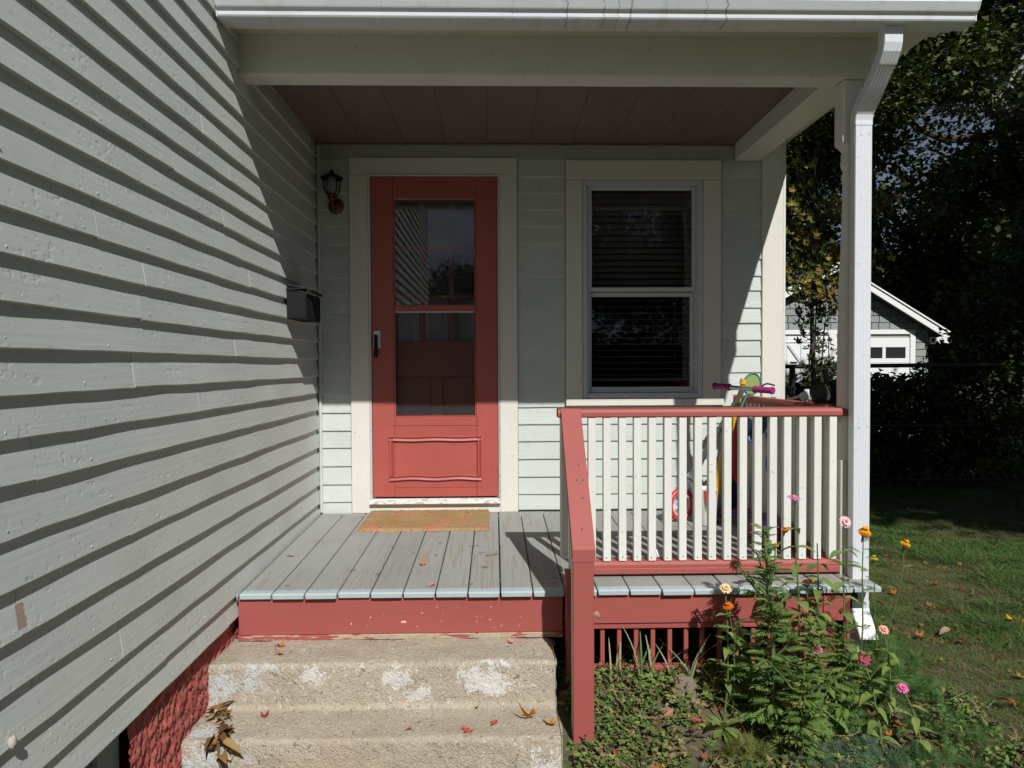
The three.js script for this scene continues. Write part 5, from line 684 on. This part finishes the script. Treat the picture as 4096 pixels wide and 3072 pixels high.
{ // coarse grass tufts at the lattice
  const bl = bladeGeo(0.24, 0.011, { bend: 0.9, fold: 0.3, seg: 7, shape: t => Math.pow(1 - t, 0.5) * (0.6 + 0.6 * t) }), pale = [leafMat([0.24, 0.27, 0.15], 0.2), leafMat([0.12, 0.18, 0.05], 0.25), leafMat([0.30, 0.27, 0.16], 0.15)];
  [['pale coarse grass tuft nearest the stair post, before the slats', 1.62, 1.60, 9], ['tall coarse grass tuft with drooping tips before the slats', 1.76, 1.60, 12], ['thin grass tuft in the middle of the slatted opening', 1.90, 1.63, 8], ['dry grass tuft before the dark right slats', 2.0, 1.66, 6]].forEach(([lab, x, z, n]) => { const t = thing('grass_tuft', lab, 'grass', Bs(x, z)); for (let i = 0; i < n; i++) { const o = mesh('blade', bl, pick(pale)); o.position.set(rr(-0.045, 0.045), 0.01, rr(-0.02, 0.02)); o.rotation.set(rr(-0.5, 0.1), rr(0, 6.28), 0, 'YXZ'); o.scale.set(1, rr(0.6, 1.15), rr(0.5, 1.1)); t.add(o); } });
}
{ // stick, brick bits, stone in the bed
  const G = g => boxUV(g); single('rotten_stick', G(taperTube([[1.79, gH(1.79, 1.80) + 0.022, 1.80], [1.88, gH(1.88, 1.82) + 0.02, 1.82], [1.97, gH(1.97, 1.83) + 0.018, 1.83]], [0.014, 0.016, 0.012], 9)), mat([0.085, 0.065, 0.05], 0.95), 'short dark rotten stick lying in the bed below the broad leaves', 'stick', [1.88, gH(1.88, 1.82), 1.82]);
  let g = cbox(-0.035, 0.035, -0.02, 0.02, -0.022, 0.022, 0.006); g.rotateZ(0.25); g.rotateY(0.5); g.translate(1.795, gH(1.795, 1.745) + 0.012, 1.745); single('brick_fragment', g, mat([0.30, 0.15, 0.11], 0.95), 'pinkish broken brick at the left end of the stick', 'brick', [1.795, gH(1.795, 1.745), 1.745]);
  g = cbox(-0.035, 0.035, -0.018, 0.018, -0.02, 0.02, 0.006); g.rotateZ(-0.2); g.rotateY(-0.25); g.translate(1.925, gH(1.925, 1.76) + 0.01, 1.76); single('brick_fragment', g, mat([0.22, 0.07, 0.04], 0.95), 'dark red brick piece behind the stick', 'brick', [1.925, gH(1.925, 1.76), 1.76]);
  const s = new THREE.IcosahedronGeometry(0.06, 3), p = s.attributes.position; for (let i = 0; i < p.count; i++) { const x = p.getX(i), y = p.getY(i), z = p.getZ(i), k = 1 + 0.35 * (fbm(x * 20 + 5, y * 20 + z * 13 + 7, 3, 0, 0, 61) - 0.5); p.setXYZ(i, x * k * 0.8, y * k * 1.0, z * k * 0.35); } s.rotateX(-0.35); s.translate(1.90, gH(1.9, 1.66) + 0.03, 1.66); s.computeVertexNormals(); single('flat_stone', boxUV(s), mat([0.16, 0.125, 0.09], 0.95), 'brown flat stone leaning before the slats', 'stone', [1.9, gH(1.9, 1.66), 1.66]);
}
{ // weeds, clover and litter: nobody could count them
  const sprig = (() => { const l = []; for (let k = 0; k < 6; k++) l.push(put(bladeGeo(0.030, 0.016, { bend: 0.5, fold: 0.3, seg: 3 }), { rx: rr(-1.35, -0.5), ry: k * 1.05 + rr(-0.3, 0.3), s: rr(0.7, 1.15), p: [0, 0.008 + 0.006 * k, 0] })); return join(l); })();
  const L = [], C = []; let guard = 0; while (L.length < 3600 && guard++ < 40000) { const x = rr(1.38, 3.25), z = rr(1.53, 2.75), n = fbm(x * 4.5 + 3, z * 4.5 + 8, 3, 0, 0, 801); let d = sst(0.40, 0.6, n); if (x < 1.93 && z < 1.84) d = Math.max(d, 0.8); if (x > 1.84 && x < 2.03 && z > 1.82 && z < 1.98) d *= 0.1; if (x < 1.5 && z > 1.72 && z < 1.88) d = 0; if (z > 2.05) d *= 0.6; if (rnd() > d) continue; L.push([x, gH(x, z) + rr(0, 0.03), z, rr(-0.4, 0.4), rr(0, 6.28), rr(-0.4, 0.4), rr(0.45, 1.15)]); const b = rr(0.5, 1.4), q = rnd(); C.push(q < 0.5 ? [0.12 * b, 0.19 * b, 0.045 * b] : q < 0.82 ? [0.20 * b, 0.215 * b, 0.065 * b] : [0.22 * b, 0.155 * b, 0.085 * b]); }
  const w = scatter(numbered('ground_weeds'), sprig, leafMat([1, 1, 1], 0.25), L, C); w.userData = { kind: 'stuff', label: 'low leafy weeds covering the garden bed', category: 'weeds' };
  const lg = [mapleGeo(0.028, 0.7, 4), mapleGeo(0.024, 1.0, 9)]; lg.forEach((g, k) => { const A = [], B = []; for (let i = 0; i < 420; i++) { const bed = rnd() < 0.6, x = bed ? rr(1.4, 2.9) : rr(2.6, 5.5), z = bed ? rr(1.55, 2.7) : rr(-1.5, 2.6); A.push([x, gH(x, z) + rr(0.008, 0.03), z, rr(-0.5, 0.5), rr(0, 6.28), rr(-0.5, 0.5), rr(0.5, 1.15)]); const c = pick(dead), v = rr(0.35, 0.9); B.push(c.map(q => q * v)); } const o = scatter(numbered('leaf_litter'), g, leafMat([1, 1, 1], 0.1, 0.85), A, B); o.userData = { kind: 'stuff', label: k ? 'small curled brown leaf litter over bed and lawn' : 'small flat brown leaf litter over bed and lawn', category: 'leaf litter' }; });
  // twigs and dead stalks
  const tw = rod([0, 0, 0], [0.10, 0.012, 0.01], 0.0016, 0.0009, 5), TA = []; for (let i = 0; i < 260; i++) { const x = rr(1.42, 3.2), z = rr(1.55, 2.7); TA.push([x, gH(x, z) + rr(0.005, 0.03), z, rr(-0.2, 0.2), rr(0, 6.28), rr(-0.15, 0.4), rr(0.5, 1.5)]); } const o = scatter(numbered('dead_stalks'), boxUV(tw), mat([0.26, 0.20, 0.11], 0.9), TA, null); o.userData = { kind: 'stuff', label: 'thin dry stalks lying over the bed', category: 'twigs' };
}
{ // grass
  const blade = bladeGeo(0.066, 0.005, { bend: 0.7, fold: 0.3, seg: 3, shape: t => 1 - 0.85 * t }), tuft = join([0, 1, 2, 3].map(k => put(blade, { ry: k * 1.7 + 0.3, rx: rr(-0.75, -0.1), s: rr(0.7, 1.2), p: [rr(-0.008, 0.008), 0, rr(-0.008, 0.008)] })));
  const L = [], C = []; let n = 0; while (L.length < 150000 && n++ < 800000) { const far = rnd() < 0.3, x = far ? rr(2.8, 12) : rr(2.55, 5.8), z = far ? rr(-9, 1) : rr(-2.6, 2.9); if (x < 2.85 && z > 1.55 && z < 2.2 && rnd() < 0.8) continue; if (z < 1.5 && x < 2.86) continue; const g = fbm(x * 1.9 + 2, z * 1.9 + 6, 3, 0, 0, 811), bare = sst(0.42, 0.62, g); if (rnd() < bare * 0.12) continue; const s = (far ? rr(1.0, 1.7) : rr(0.55, 1.15)) * (1.1 - 0.5 * bare); L.push([x, gH(x, z) - 0.004, z, 0, rr(0, 6.28), 0, [s, s * rr(0.6, 1.05), s]]); const v = rr(0.6, 1.3), d = rnd() < 0.12 + bare * 0.42; C.push(d ? [0.19 * v, 0.155 * v, 0.07 * v] : [0.065 * v, 0.14 * v, 0.024 * v]); }
  const o = scatter(numbered('lawn_grass'), tuft, leafMat([1, 1, 1], 0.25), L, C); o.userData = { kind: 'stuff', label: 'short lawn grass, partly brown, right of the porch', category: 'grass' };
}
[[4.10, 0.53, 0.05, [0.62, 0.42, 0.03], 'bright yellow leaf on the lawn at the right edge'], [3.52, 0.02, 0.045, [0.38, 0.24, 0.15], 'pale brown leaf on the lawn behind the ferny clump'], [3.66, -0.42, 0.055, [0.42, 0.22, 0.13], 'curled pinkish brown leaf on the lawn near the shade'], [3.42, 0.75, 0.035, [0.50, 0.17, 0.04], 'orange leaf on the lawn right of the salmon zinnia'], [3.62, 0.70, 0.04, [0.42, 0.30, 0.20], 'pale tan leaf beside the orange one on the lawn'], [3.40, 0.30, 0.045, [0.55, 0.45, 0.08], 'yellow leaf on the sunny lawn behind the bed'], [3.75, 0.33, 0.035, [0.50, 0.18, 0.05], 'small orange-red leaf farther out on the sunny lawn'], [3.33, 1.62, 0.05, [0.42, 0.12, 0.02], 'orange brown leaf at the lower right of the lawn'], [3.28, 1.83, 0.055, [0.44, 0.36, 0.10], 'large yellowish leaf at the lower right lawn corner'], [3.60, 1.55, 0.035, [0.40, 0.18, 0.08], 'reddish leaf at the right border of the lawn'], [1.93, 2.13, 0.05, [0.45, 0.32, 0.16], 'tan maple leaf lying in the bed near the bottom of the picture'], [1.74, 2.21, 0.04, [0.36, 0.22, 0.11], 'brown curled leaf at the bottom left of the bed'], [1.90, 1.96, 0.024, [0.36, 0.10, 0.06], 'small red leaf on bare soil under the stick'], [1.68, 2.10, 0.026, [0.44, 0.15, 0.05], 'small orange leaf in the weeds right of the lower post'], [1.92, 2.25, 0.05, [0.34, 0.14, 0.07], 'reddish brown leaf at the bottom middle of the bed'], [2.60, 2.30, 0.03, [0.34, 0.15, 0.08], 'brown leaf at the bottom of the ferny clumps']].forEach(([x, z, s, c, lab], i) => fallen(x, gH(x, z) + 0.03, z, s * 0.85, c.map(q => q * 0.75), lab, { curl: 0.9, tilt: 0.35, kind: i % 3 && i < 10 ? 'oval' : 'maple' }));

// ================================================================= YARD BEHIND: garage, fence, trees
{
  const Z = -10.3, s = thing('garage', 'small grey shingled garage with white doors and gable roof', 'garage', [8, -0.55, -11]);
  const xl = 5.55, xr = 10.02, xc = 8.02, ye = 1.70, yp = 2.84, g0 = -0.6, gz = Z;
  const wallM = mat([0.26, 0.285, 0.275], 0.85), wh = mat([0.74, 0.75, 0.75], 0.6), dk = mat([0.02, 0.022, 0.025], 0.3);
  part(s, 'wall', [extrudeAlong([[xl, g0], [xr, g0], [xr, ye], [xc, yp - 0.06], [xl, ye]], 'z', gz - 6, gz - 0.03, 'x')], wallM);
  // wall shingles, each a piece
  const sh = [0, 1, 2, 3].map(k => mat([0.235 + 0.015 * k, 0.26 + 0.014 * k, 0.25 + 0.014 * k], 0.9)); for (let r = 0, y = 1.648; y < 3.0; r++, y += 0.142) { const inset = x => ye + (yp - 0.06 - ye) * (x < xc ? (x - xl) / (xc - xl) : (xr - x) / (xr - xc)) - 0.02; for (let x = xl + (r % 2) * 0.09; x < xr;) { const w = rr(0.13, 0.26), e = Math.min(x + w, xr); const top = Math.min(y + 0.128, Math.min(inset(x), inset(e))); if (top - y > 0.05) part(s, 'shingle', cbox(x + 0.007, e - 0.007, y + rr(-0.004, 0.004), top, gz - 0.03, gz + 0.004 + (r % 2) * 0.001, 0.003, 'y'), pick(sh)); x += w; } }
  for (let r = 0, y = 0.1; y < 1.62; r++, y += 0.142) { let x = 9.75; while (x < xr) { const w = rr(0.13, 0.24), e = Math.min(x + w, xr); if (e - x > 0.04) part(s, 'shingle', cbox(x + 0.007, e - 0.007, y, y + 0.128, gz - 0.03, gz + 0.004 + (r % 2) * 0.001, 0.003, 'y'), pick(sh)); x += w; } }
  part(s, 'roof', [extrudeAlong([[xl - 0.32, ye - 0.16], [xc, yp + 0.10], [xc, yp + 0.0], [xl - 0.32, ye - 0.26]], 'z', gz - 6.2, gz + 0.22, 'z'), extrudeAlong([[xr + 0.3, ye - 0.16], [xc, yp + 0.10], [xc, yp + 0.0], [xr + 0.3, ye - 0.26]], 'z', gz - 6.2, gz + 0.22, 'z')], mat([0.13, 0.13, 0.135], 0.95));
  const sl = (yp + 0.1 - (ye - 0.16)) / (xc - xl + 0.32), th = Math.atan(sl), rc = []; for (let k = 0; k < 18; k++) { const g = cbox(-0.085, 0.085, 0, 0.012, gz - 6.2, gz + 0.2, 0.002, 'z'); g.rotateZ(th + 0.05); const t = (k + 0.5) / 18; g.translate(mixn(xl - 0.32, xc, t), mixn(ye - 0.16, yp + 0.1, t) + 0.002, 0); part(s, 'roof_course', g, pick([mat([0.12, 0.12, 0.125], 0.95), mat([0.15, 0.15, 0.15], 0.95)])); }
  for (const [a, b] of [[xl - 0.34, 1], [xr + 0.32, -1]]) { part(s, 'rake_board', extrudeAlong([[a, ye - 0.17], [xc, yp + 0.11], [xc, yp - 0.03], [a, ye - 0.31]], 'z', gz + 0.2205, gz + 0.25, 'x'), wh); part(s, 'rake_trim', extrudeAlong([[a, ye - 0.135], [xc, yp + 0.145], [xc, yp + 0.112], [a, ye - 0.168]], 'z', gz + 0.2, gz + 0.275, 'x'), wh); }
  part(s, 'eave_return', cbox(xr + 0.02, xr + 0.33, ye - 0.36, ye - 0.22, gz - 0.05, gz + 0.249, 0.01), wh);
  part(s, 'door_casing', cbox(xl + 0.1, 9.74, 1.545, 1.64, gz - 0.03, gz + 0.022, 0.004), wh); part(s, 'door_casing', cbox(9.63, 9.7395, -0.6, 1.544, gz - 0.03, gz + 0.022, 0.004, 'y'), wh); part(s, 'door_casing', cbox(7.95, 8.1, -0.6, 1.544, gz - 0.03, gz + 0.022, 0.004, 'y'), wh);
  for (let k = 0; k < 8; k++) { const a = 5.66 + k * 0.286; part(s, 'door_board', cbox(a + 0.004, a + 0.282, -0.58, 1.535, gz - 0.05, gz - 0.010 - (k % 2) * 0.003, 0.004, 'y'), wh); }
  { const g = cbox(-0.025, 0.025, -0.75, 0.75, gz - 0.0125, gz + 0.008, 0.003, 'y'); g.rotateZ(0.62); g.translate(7.55, 0.72, 0); part(s, 'brace', g, mat([0.5, 0.51, 0.51], 0.7)); part(s, 'cross_board', [cbox(5.66, 7.94, 1.38, 1.41, gz - 0.0125, gz + 0.004, 0.003)], wh); part(s, 'latch', cbox(7.16, 7.30, 0.965, 0.99, gz - 0.0125, gz + 0.008, 0.003), M.iron); }
  const d = part(s, 'overhead_door', [cbox(8.105, 9.625, 1.275, 1.47, gz - 0.0295, gz + 0.004, 0.006), cbox(8.105, 9.625, -0.58, 0.96, gz - 0.0295, gz + 0.004, 0.006), cbox(8.105, 9.625, 0.9605, 1.05, gz - 0.0295, gz + 0.007, 0.006), cbox(9.54, 9.625, 1.0505, 1.2745, gz - 0.0295, gz + 0.004, 0.006, 'y'), cbox(9.06, 9.13, 1.0505, 1.2745, gz - 0.0295, gz + 0.004, 0.006, 'y'), cbox(8.60, 8.68, 1.0505, 1.2745, gz - 0.0295, gz + 0.004, 0.006, 'y'), cbox(8.105, 8.19, 1.0505, 1.2745, gz - 0.0295, gz + 0.004, 0.006, 'y')], wh);
  for (const [a, b] of [[8.191, 8.599], [8.681, 9.059], [9.131, 9.539]]) part(d, 'pane', cbox(a, b, 1.051, 1.274, gz - 0.0285, gz - 0.018, 0.001), dk);
  part(s, 'door_head', cbox(8.105, 9.625, 1.4705, 1.544, gz - 0.0295, gz - 0.018, 0.004), mat([0.3, 0.31, 0.31], 0.7));
}
// tree: tapered trunk, limbs, crown of many leaf clumps round uneven lobes
const clump = (seed, leaf = 0.11, n = 9) => { const r = mulberry(seed), l = []; for (let k = 0; k < n; k++) l.push(put(bladeGeo(leaf * (0.8 + 0.5 * r()), leaf * 0.75, { bend: 0.35, fold: 0.3, seg: 2 }), { rx: -0.4 - 1.6 * r(), ry: r() * 6.28, rz: (r() - 0.5), p: [(r() - 0.5) * 0.42, (r() - 0.5) * 0.3, (r() - 0.5) * 0.42] })); return join(l); };
const clumps = [clump(3), clump(8), clump(15)], barkM = mat([0.055, 0.045, 0.035], 0.95);
function tree(label, x, z, h, R, { n = 3200, col = [0.045, 0.075, 0.018], y0 = 0.32, lobes = 16, s = 1, seed = 1, vary = 0.5, tr = 0.3, name = 'leafy_tree', flat = 1, group } = {}) {
  const save = rnd; rnd = mulberry(seed * 7919); const b = gH(x, z), t = thing(name, label, 'tree', [x, b - 0.05, z], group), cy = h * (y0 + 1) / 2;
  part(t, 'trunk', boxUV(taperTube([[x, b - 0.1, z], [x + 0.1, b + h * 0.2, z + 0.05], [x - 0.08, b + h * 0.45, z], [x, b + h * 0.8, z]], [h * 0.02, h * 0.016, h * 0.011, h * 0.003], 9)), barkM);
  const Lb = []; for (let k = 0; k < lobes; k++) { const a = k * 2.4 + rr(-0.3, 0.3), v = rr(-0.92, 0.95), q = Math.sqrt(1 - v * v) * rr(0.45, 0.85); Lb.push([Math.cos(a) * R * q, cy + v * (h - h * y0) * 0.42, Math.sin(a) * R * q * flat, R * rr(0.28, 0.46)]); }
  Lb.slice(0, 8).forEach(([lx, ly, lz]) => part(t, 'limb', boxUV(taperTube([[x, b + h * rr(0.25, 0.5), z], [x + lx * 0.5, b + ly - h * 0.06, z + lz * 0.5], [x + lx, b + ly, z + lz]], [h * 0.008, h * 0.005, h * 0.0015], 6)), barkM));
  const L = [[], [], []], C = [[], [], []]; for (let i = 0; i < n; i++) { const [lx, ly, lz, lr] = pick(Lb), a = rr(0, 6.28), v = rr(-1, 1), q = Math.sqrt(1 - v * v), r = lr * Math.pow(rr(0.12, 1), 0.45); const k = i % 3; L[k].push([lx + Math.cos(a) * q * r, ly + v * r * 0.8 + 0.05, lz + Math.sin(a) * q * r, rr(-0.5, 0.5), rr(0, 6.28), rr(-0.5, 0.5), s * rr(0.7, 1.3)]); const e = rr(1 - vary, 1 + vary), y = rr(0, 0.6) * rnd(); C[k].push([col[0] * e * (1 + y), col[1] * e, col[2] * e * (1 - y * 0.3)]); }
  clumps.forEach((g, k) => scatter('crown', g, leafMat([1, 1, 1], tr, 0.7), L[k], C[k], t)); rnd = save; return t;
}
tree('dense green maple rising behind the garage ridge', 8.6, -17.5, 15, 4.6, { n: 5200, seed: 3, s: 1.5, col: [0.10, 0.15, 0.025], lobes: 22 });
tree('green tree just right of the house corner behind the garage roof', 5.6, -18.5, 14, 3.9, { n: 6000, seed: 4, s: 1.4, col: [0.085, 0.135, 0.028], lobes: 26, y0: 0.02 });
tree('tall tree behind the right slope of the garage', 12.2, -17, 16, 4.4, { n: 7000, seed: 5, s: 1.6, col: [0.07, 0.11, 0.022], lobes: 30, y0: 0.0 });
tree('tall dark tree at the right edge behind the lawn', 14.6, -14.5, 17, 4.6, { n: 6500, seed: 6, s: 1.6, col: [0.065, 0.1, 0.022], y0: 0.0, lobes: 30 });
tree('dark spreading tree overhanging the right side of the lawn', 10.1, -1.7, 8.6, 3.2, { n: 2000, seed: 7, s: 1.0, col: [0.06, 0.095, 0.02], y0: 0.45, lobes: 16 });
tree('dark low tree to the right of the garage', 14.0, -9.4, 8.5, 3.3, { n: 4600, seed: 8, s: 1.2, col: [0.055, 0.085, 0.02], y0: 0.05, lobes: 24 });
tree('large shade tree standing right of the picture', 10.4, 5.4, 14.5, 3.5, { n: 4600, seed: 9, s: 1.5, y0: 0.42, lobes: 22 });
tree('second shade tree farther back right of the picture', 16.6, -4.4, 15.5, 3.6, { n: 5600, seed: 10, s: 1.6, y0: 0.36, lobes: 26, col: [0.06, 0.09, 0.02] });
{ const L = [[], [], []], K = [[], [], []]; for (let i = 0; i < 5200; i++) { L[(i >> 2) % 3].push([(i % 3 ? rr(0, 22) : rr(-14, 0)), (i % 3 ? rr(0, 5.2) : rr(0, 2.2)), rr(-0.6, 0.6), rr(-0.5, 0.5), rr(0, 6.28), rr(-0.5, 0.5), rr(1.5, 2.4)]); const e = rr(0.5, 1.3); K[(i >> 2) % 3].push([0.05 * e, 0.078 * e, 0.02 * e]); } const h = thing('street_hedge', 'long clipped hedge across the street behind the viewer', 'hedge', [3, -0.55, 24]); clumps.forEach((g, k) => scatter('hedge_leaves', g, leafMat([1, 1, 1], 0.1), L[k], K[k], h)); part(h, 'stem', boxUV(cbox(-11, 23, -0.6, 1.7, 23.9, 24.1, 0.05)), M.dark); }
[['tall dense tree across the street behind the viewer, right one', 9.5, 27, 13, 5.2, 11], ['tall dense tree across the street behind the viewer, second from right', 15.5, 30, 14, 5.4, 12], ['low round tree across the street behind the viewer', 1.5, 33, 6.5, 4, 13], ['wide tree across the street behind the viewer, left one', -8, 34, 9, 6, 14], ['small round tree across the street behind the viewer, near the left one', -3, 30, 5, 3.6, 15]].forEach(([l, x, z, h, R, q]) => tree(l, x, z, h, R, { n: 3000, seed: q, s: 2.2, y0: 0.08, col: [0.055, 0.085, 0.02] }));
{ // slender young maple turning yellow, and ivy on it
  const x = 4.62, z = -3.35, b = gH(x, z), t = thing('young_maple', 'slender young maple with yellow and orange leaves behind the porch post', 'tree', [x, b, z]);
  part(t, 'trunk', boxUV(taperTube([[x, b, z], [x + 0.03, b + 0.8, z], [x - 0.02, b + 1.7, z], [x + 0.02, b + 2.8, z - 0.1], [x + 0.05, b + 3.9, z - 0.1]], [0.035, 0.03, 0.024, 0.016, 0.005], 8)), barkM);
  const tips = []; for (let k = 0; k < 26; k++) { const h = rr(2.0, 3.3), a = rr(0, 6.28), L = rr(0.3, 1.0) * (k % 3 ? 1 : 1.2), e = [x + Math.cos(a) * L, b + h + rr(0.1, 0.5), z + Math.sin(a) * L * 0.7]; part(t, 'branch', boxUV(taperTube([[x, b + h, z], [mixn(x, e[0], 0.5), b + h + 0.2, mixn(z, e[2], 0.5)], e], [0.008, 0.005, 0.0025], 5)), mat([0.10, 0.075, 0.05], 0.9)); tips.push([[x, b + h, z], e]); }
  const L = [[], []], C = [[], []]; for (let i = 0; i < 900; i++) { const [p, e] = pick(tips), f = rr(0.25, 1.05), k = i % 2; L[k].push([mixn(p[0], e[0], f) + rr(-0.14, 0.14) - x, mixn(p[1], e[1], f) + rr(-0.12, 0.1) - b, mixn(p[2], e[2], f) + rr(-0.12, 0.12) - z, rr(0.1, 1.3), rr(-1.2, 1.2), rr(-0.6, 0.6), rr(0.6, 1.15)]); const q = rnd(), v = rr(0.7, 1.3), hgt = clamp((mixn(p[1], e[1], f) - b) / 3.4); C[k].push((q < 0.5 ? [0.15, 0.165, 0.022] : q < 0.8 ? [0.27, 0.20, 0.03] : q < 0.9 ? [0.28, 0.13, 0.04] : [0.08, 0.12, 0.02]).map(w => w * v)); }
  [mapleGeo(0.062, 0.5, 21), mapleGeo(0.055, 0.7, 22)].forEach((g, k) => scatter('foliage', g, leafMat([1, 1, 1], 0.35, 0.75), L[k], C[k], t));
}
{ // iron fence behind the porch
  const f = thing('iron_fence', 'black iron pipe fence in front of the garage', 'fence', [6.5, -0.6, -3.9]); const z = -3.9, y = 0.90;
  part(f, 'top_rail', rod([2.9, y, z], [7.2, y + 0.02, z - 0.1], 0.026, 0.026, 10), M.iron); for (const x of [3.05, 4.6, 4.99]) part(f, 'fence_post', rod([x, -0.65, z], [x, y + 0.03, z], 0.034, 0.034, 10), M.iron);
  for (const q of [0.2, -0.45]) part(f, 'lower_rail', rod([2.9, q, z], [7.2, q, z - 0.1], 0.014, 0.014, 8), M.iron);
}
{ // vines over the fence and up the young tree; a dark hedge to the right
  const iv = mapleGeo(0.045, 0.4, 31), L = [], C = []; const add = (x, y, z, s = 1) => { L.push([x, y, z, rr(0, 1.4), rr(-1.4, 1.4), rr(-0.7, 0.7), s * rr(0.55, 1.2)]); const v = rr(0.5, 1.4); C.push([0.05 * v, 0.068 * v, 0.02 * v]); };
  for (let i = 0; i < 900; i++) { const t = rnd(), h = -0.4 + 2.7 * Math.pow(rnd(), 1.3); add(4.66 + rr(-0.16, 0.2) + (h > 0.9 ? -0.04 * (h - 0.9) : 0.02) + 0.05 * Math.sin(h * 3), h, -3.35 + rr(-0.15, 0.15)); }
  for (let i = 0; i < 800; i++) { const x = rr(3.6, 5.3), n = fbm(x * 3, 3, 3, 0, 0, 901), y = -0.55 + (0.9 * n + 0.25 + 0.5 * sst(4.55, 4.75, x)) * Math.pow(rnd(), 0.8); add(x, y, -3.85 + rr(-0.15, 0.15)); }
  const v = thing('fence_vine', 'dark ivy climbing the young tree and the fence posts', 'vine', [4.3, -0.5, -3.7]); L.forEach(q => { q[0] -= 4.3; q[1] += 0.5; q[2] += 3.7; }); scatter('vine_leaves', iv, leafMat([1, 1, 1], 0.2, 0.7), L, C, v);
  for (const [a, c] of [[[4.6, -0.5, -3.33], [4.66, 1.9, -3.36]], [[4.72, -0.5, -3.3], [4.60, 1.2, -3.36]], [[4.75, -0.5, -3.5], [4.85, 1.4, -3.6]]]) part(v, 'vine_stem', boxUV(taperTube([a, [a[0] + 0.05, 0.3, a[2]], [c[0] - 0.03, 0.9, c[2]], c], [0.014, 0.01, 0.007], 6)), barkM);
  const H = [[], [], []], K = [[], [], []]; for (let i = 0; i < 5200; i++) { const x = rr(4.95, 12.5), n = fbm(x * 1.1, 7, 3, 0, 0, 905), top = 0.55 + 0.35 * n + 2.6 * sst(6.4, 8.6, x), z = -4.6 + rr(-0.5, 0.55), y = mixn(-0.5, top, Math.pow(rnd(), 0.8)); H[i % 3].push([x - 8, y + 0.55, z + 4.6, rr(-0.5, 0.5), rr(0, 6.28), rr(-0.5, 0.5), rr(0.5, 0.95)]); const e = rr(0.4, 1.3); K[i % 3].push([0.05 * e, 0.075 * e, 0.02 * e]); }
  const hd = thing('hedge', 'dark overgrown hedge along the shaded right side of the lawn', 'hedge', [8, -0.55, -4.6]); clumps.forEach((g, k) => scatter('hedge_leaves', g, leafMat([1, 1, 1], 0.15, 0.75), H[k], K[k], hd)); for (let k = 0; k < 9; k++) part(hd, 'stem', boxUV(taperTube([[5.3 + k * 0.85, -0.6, -4.6], [5.35 + k * 0.85, 0.0, -4.55], [5.25 + k * 0.85, 0.35, -4.6]], [0.03, 0.02, 0.008], 6)), barkM);
}
{ // eave of the neighbouring house at the right edge, built in its own frame and turned
  const n = thing('neighbour_house', 'dark gable eave of a neighbouring house at the upper right edge', 'house', [0, 0, 0]); const gm = mat([0.36, 0.39, 0.41], 0.8), y0 = 6.5;
  part(n, 'wall', extrudeAlong([[0.6, -0.6], [8, -0.6], [8, 6.6], [4.3, 12], [0.6, 6.8]], 'z', -6, -0.45, 'x'), mat([0.27, 0.29, 0.30], 0.9));
  part(n, 'roof', extrudeAlong([[0, y0], [4.3, y0 + 6.2], [8.6, y0], [8.6, y0 - 0.25], [4.3, y0 + 5.9], [0, y0 - 0.25]], 'z', -6.3, 0, 'z'), mat([0.10, 0.10, 0.105], 0.95)); part(n, 'rake_board', extrudeAlong([[-0.02, y0 - 0.02], [4.3, y0 + 6.16], [4.3, y0 + 5.7], [-0.02, y0 - 0.42]], 'z', 0.001, 0.05, 'x'), gm); part(n, 'eave_return', cbox(0.05, 1.0, y0 - 0.5, y0 - 0.26, -0.4, 0.03, 0.01), gm);
  n.position.set(11.45, 0, -10.4); n.rotation.y = -0.62;
}
renderer.render(scene, camera);
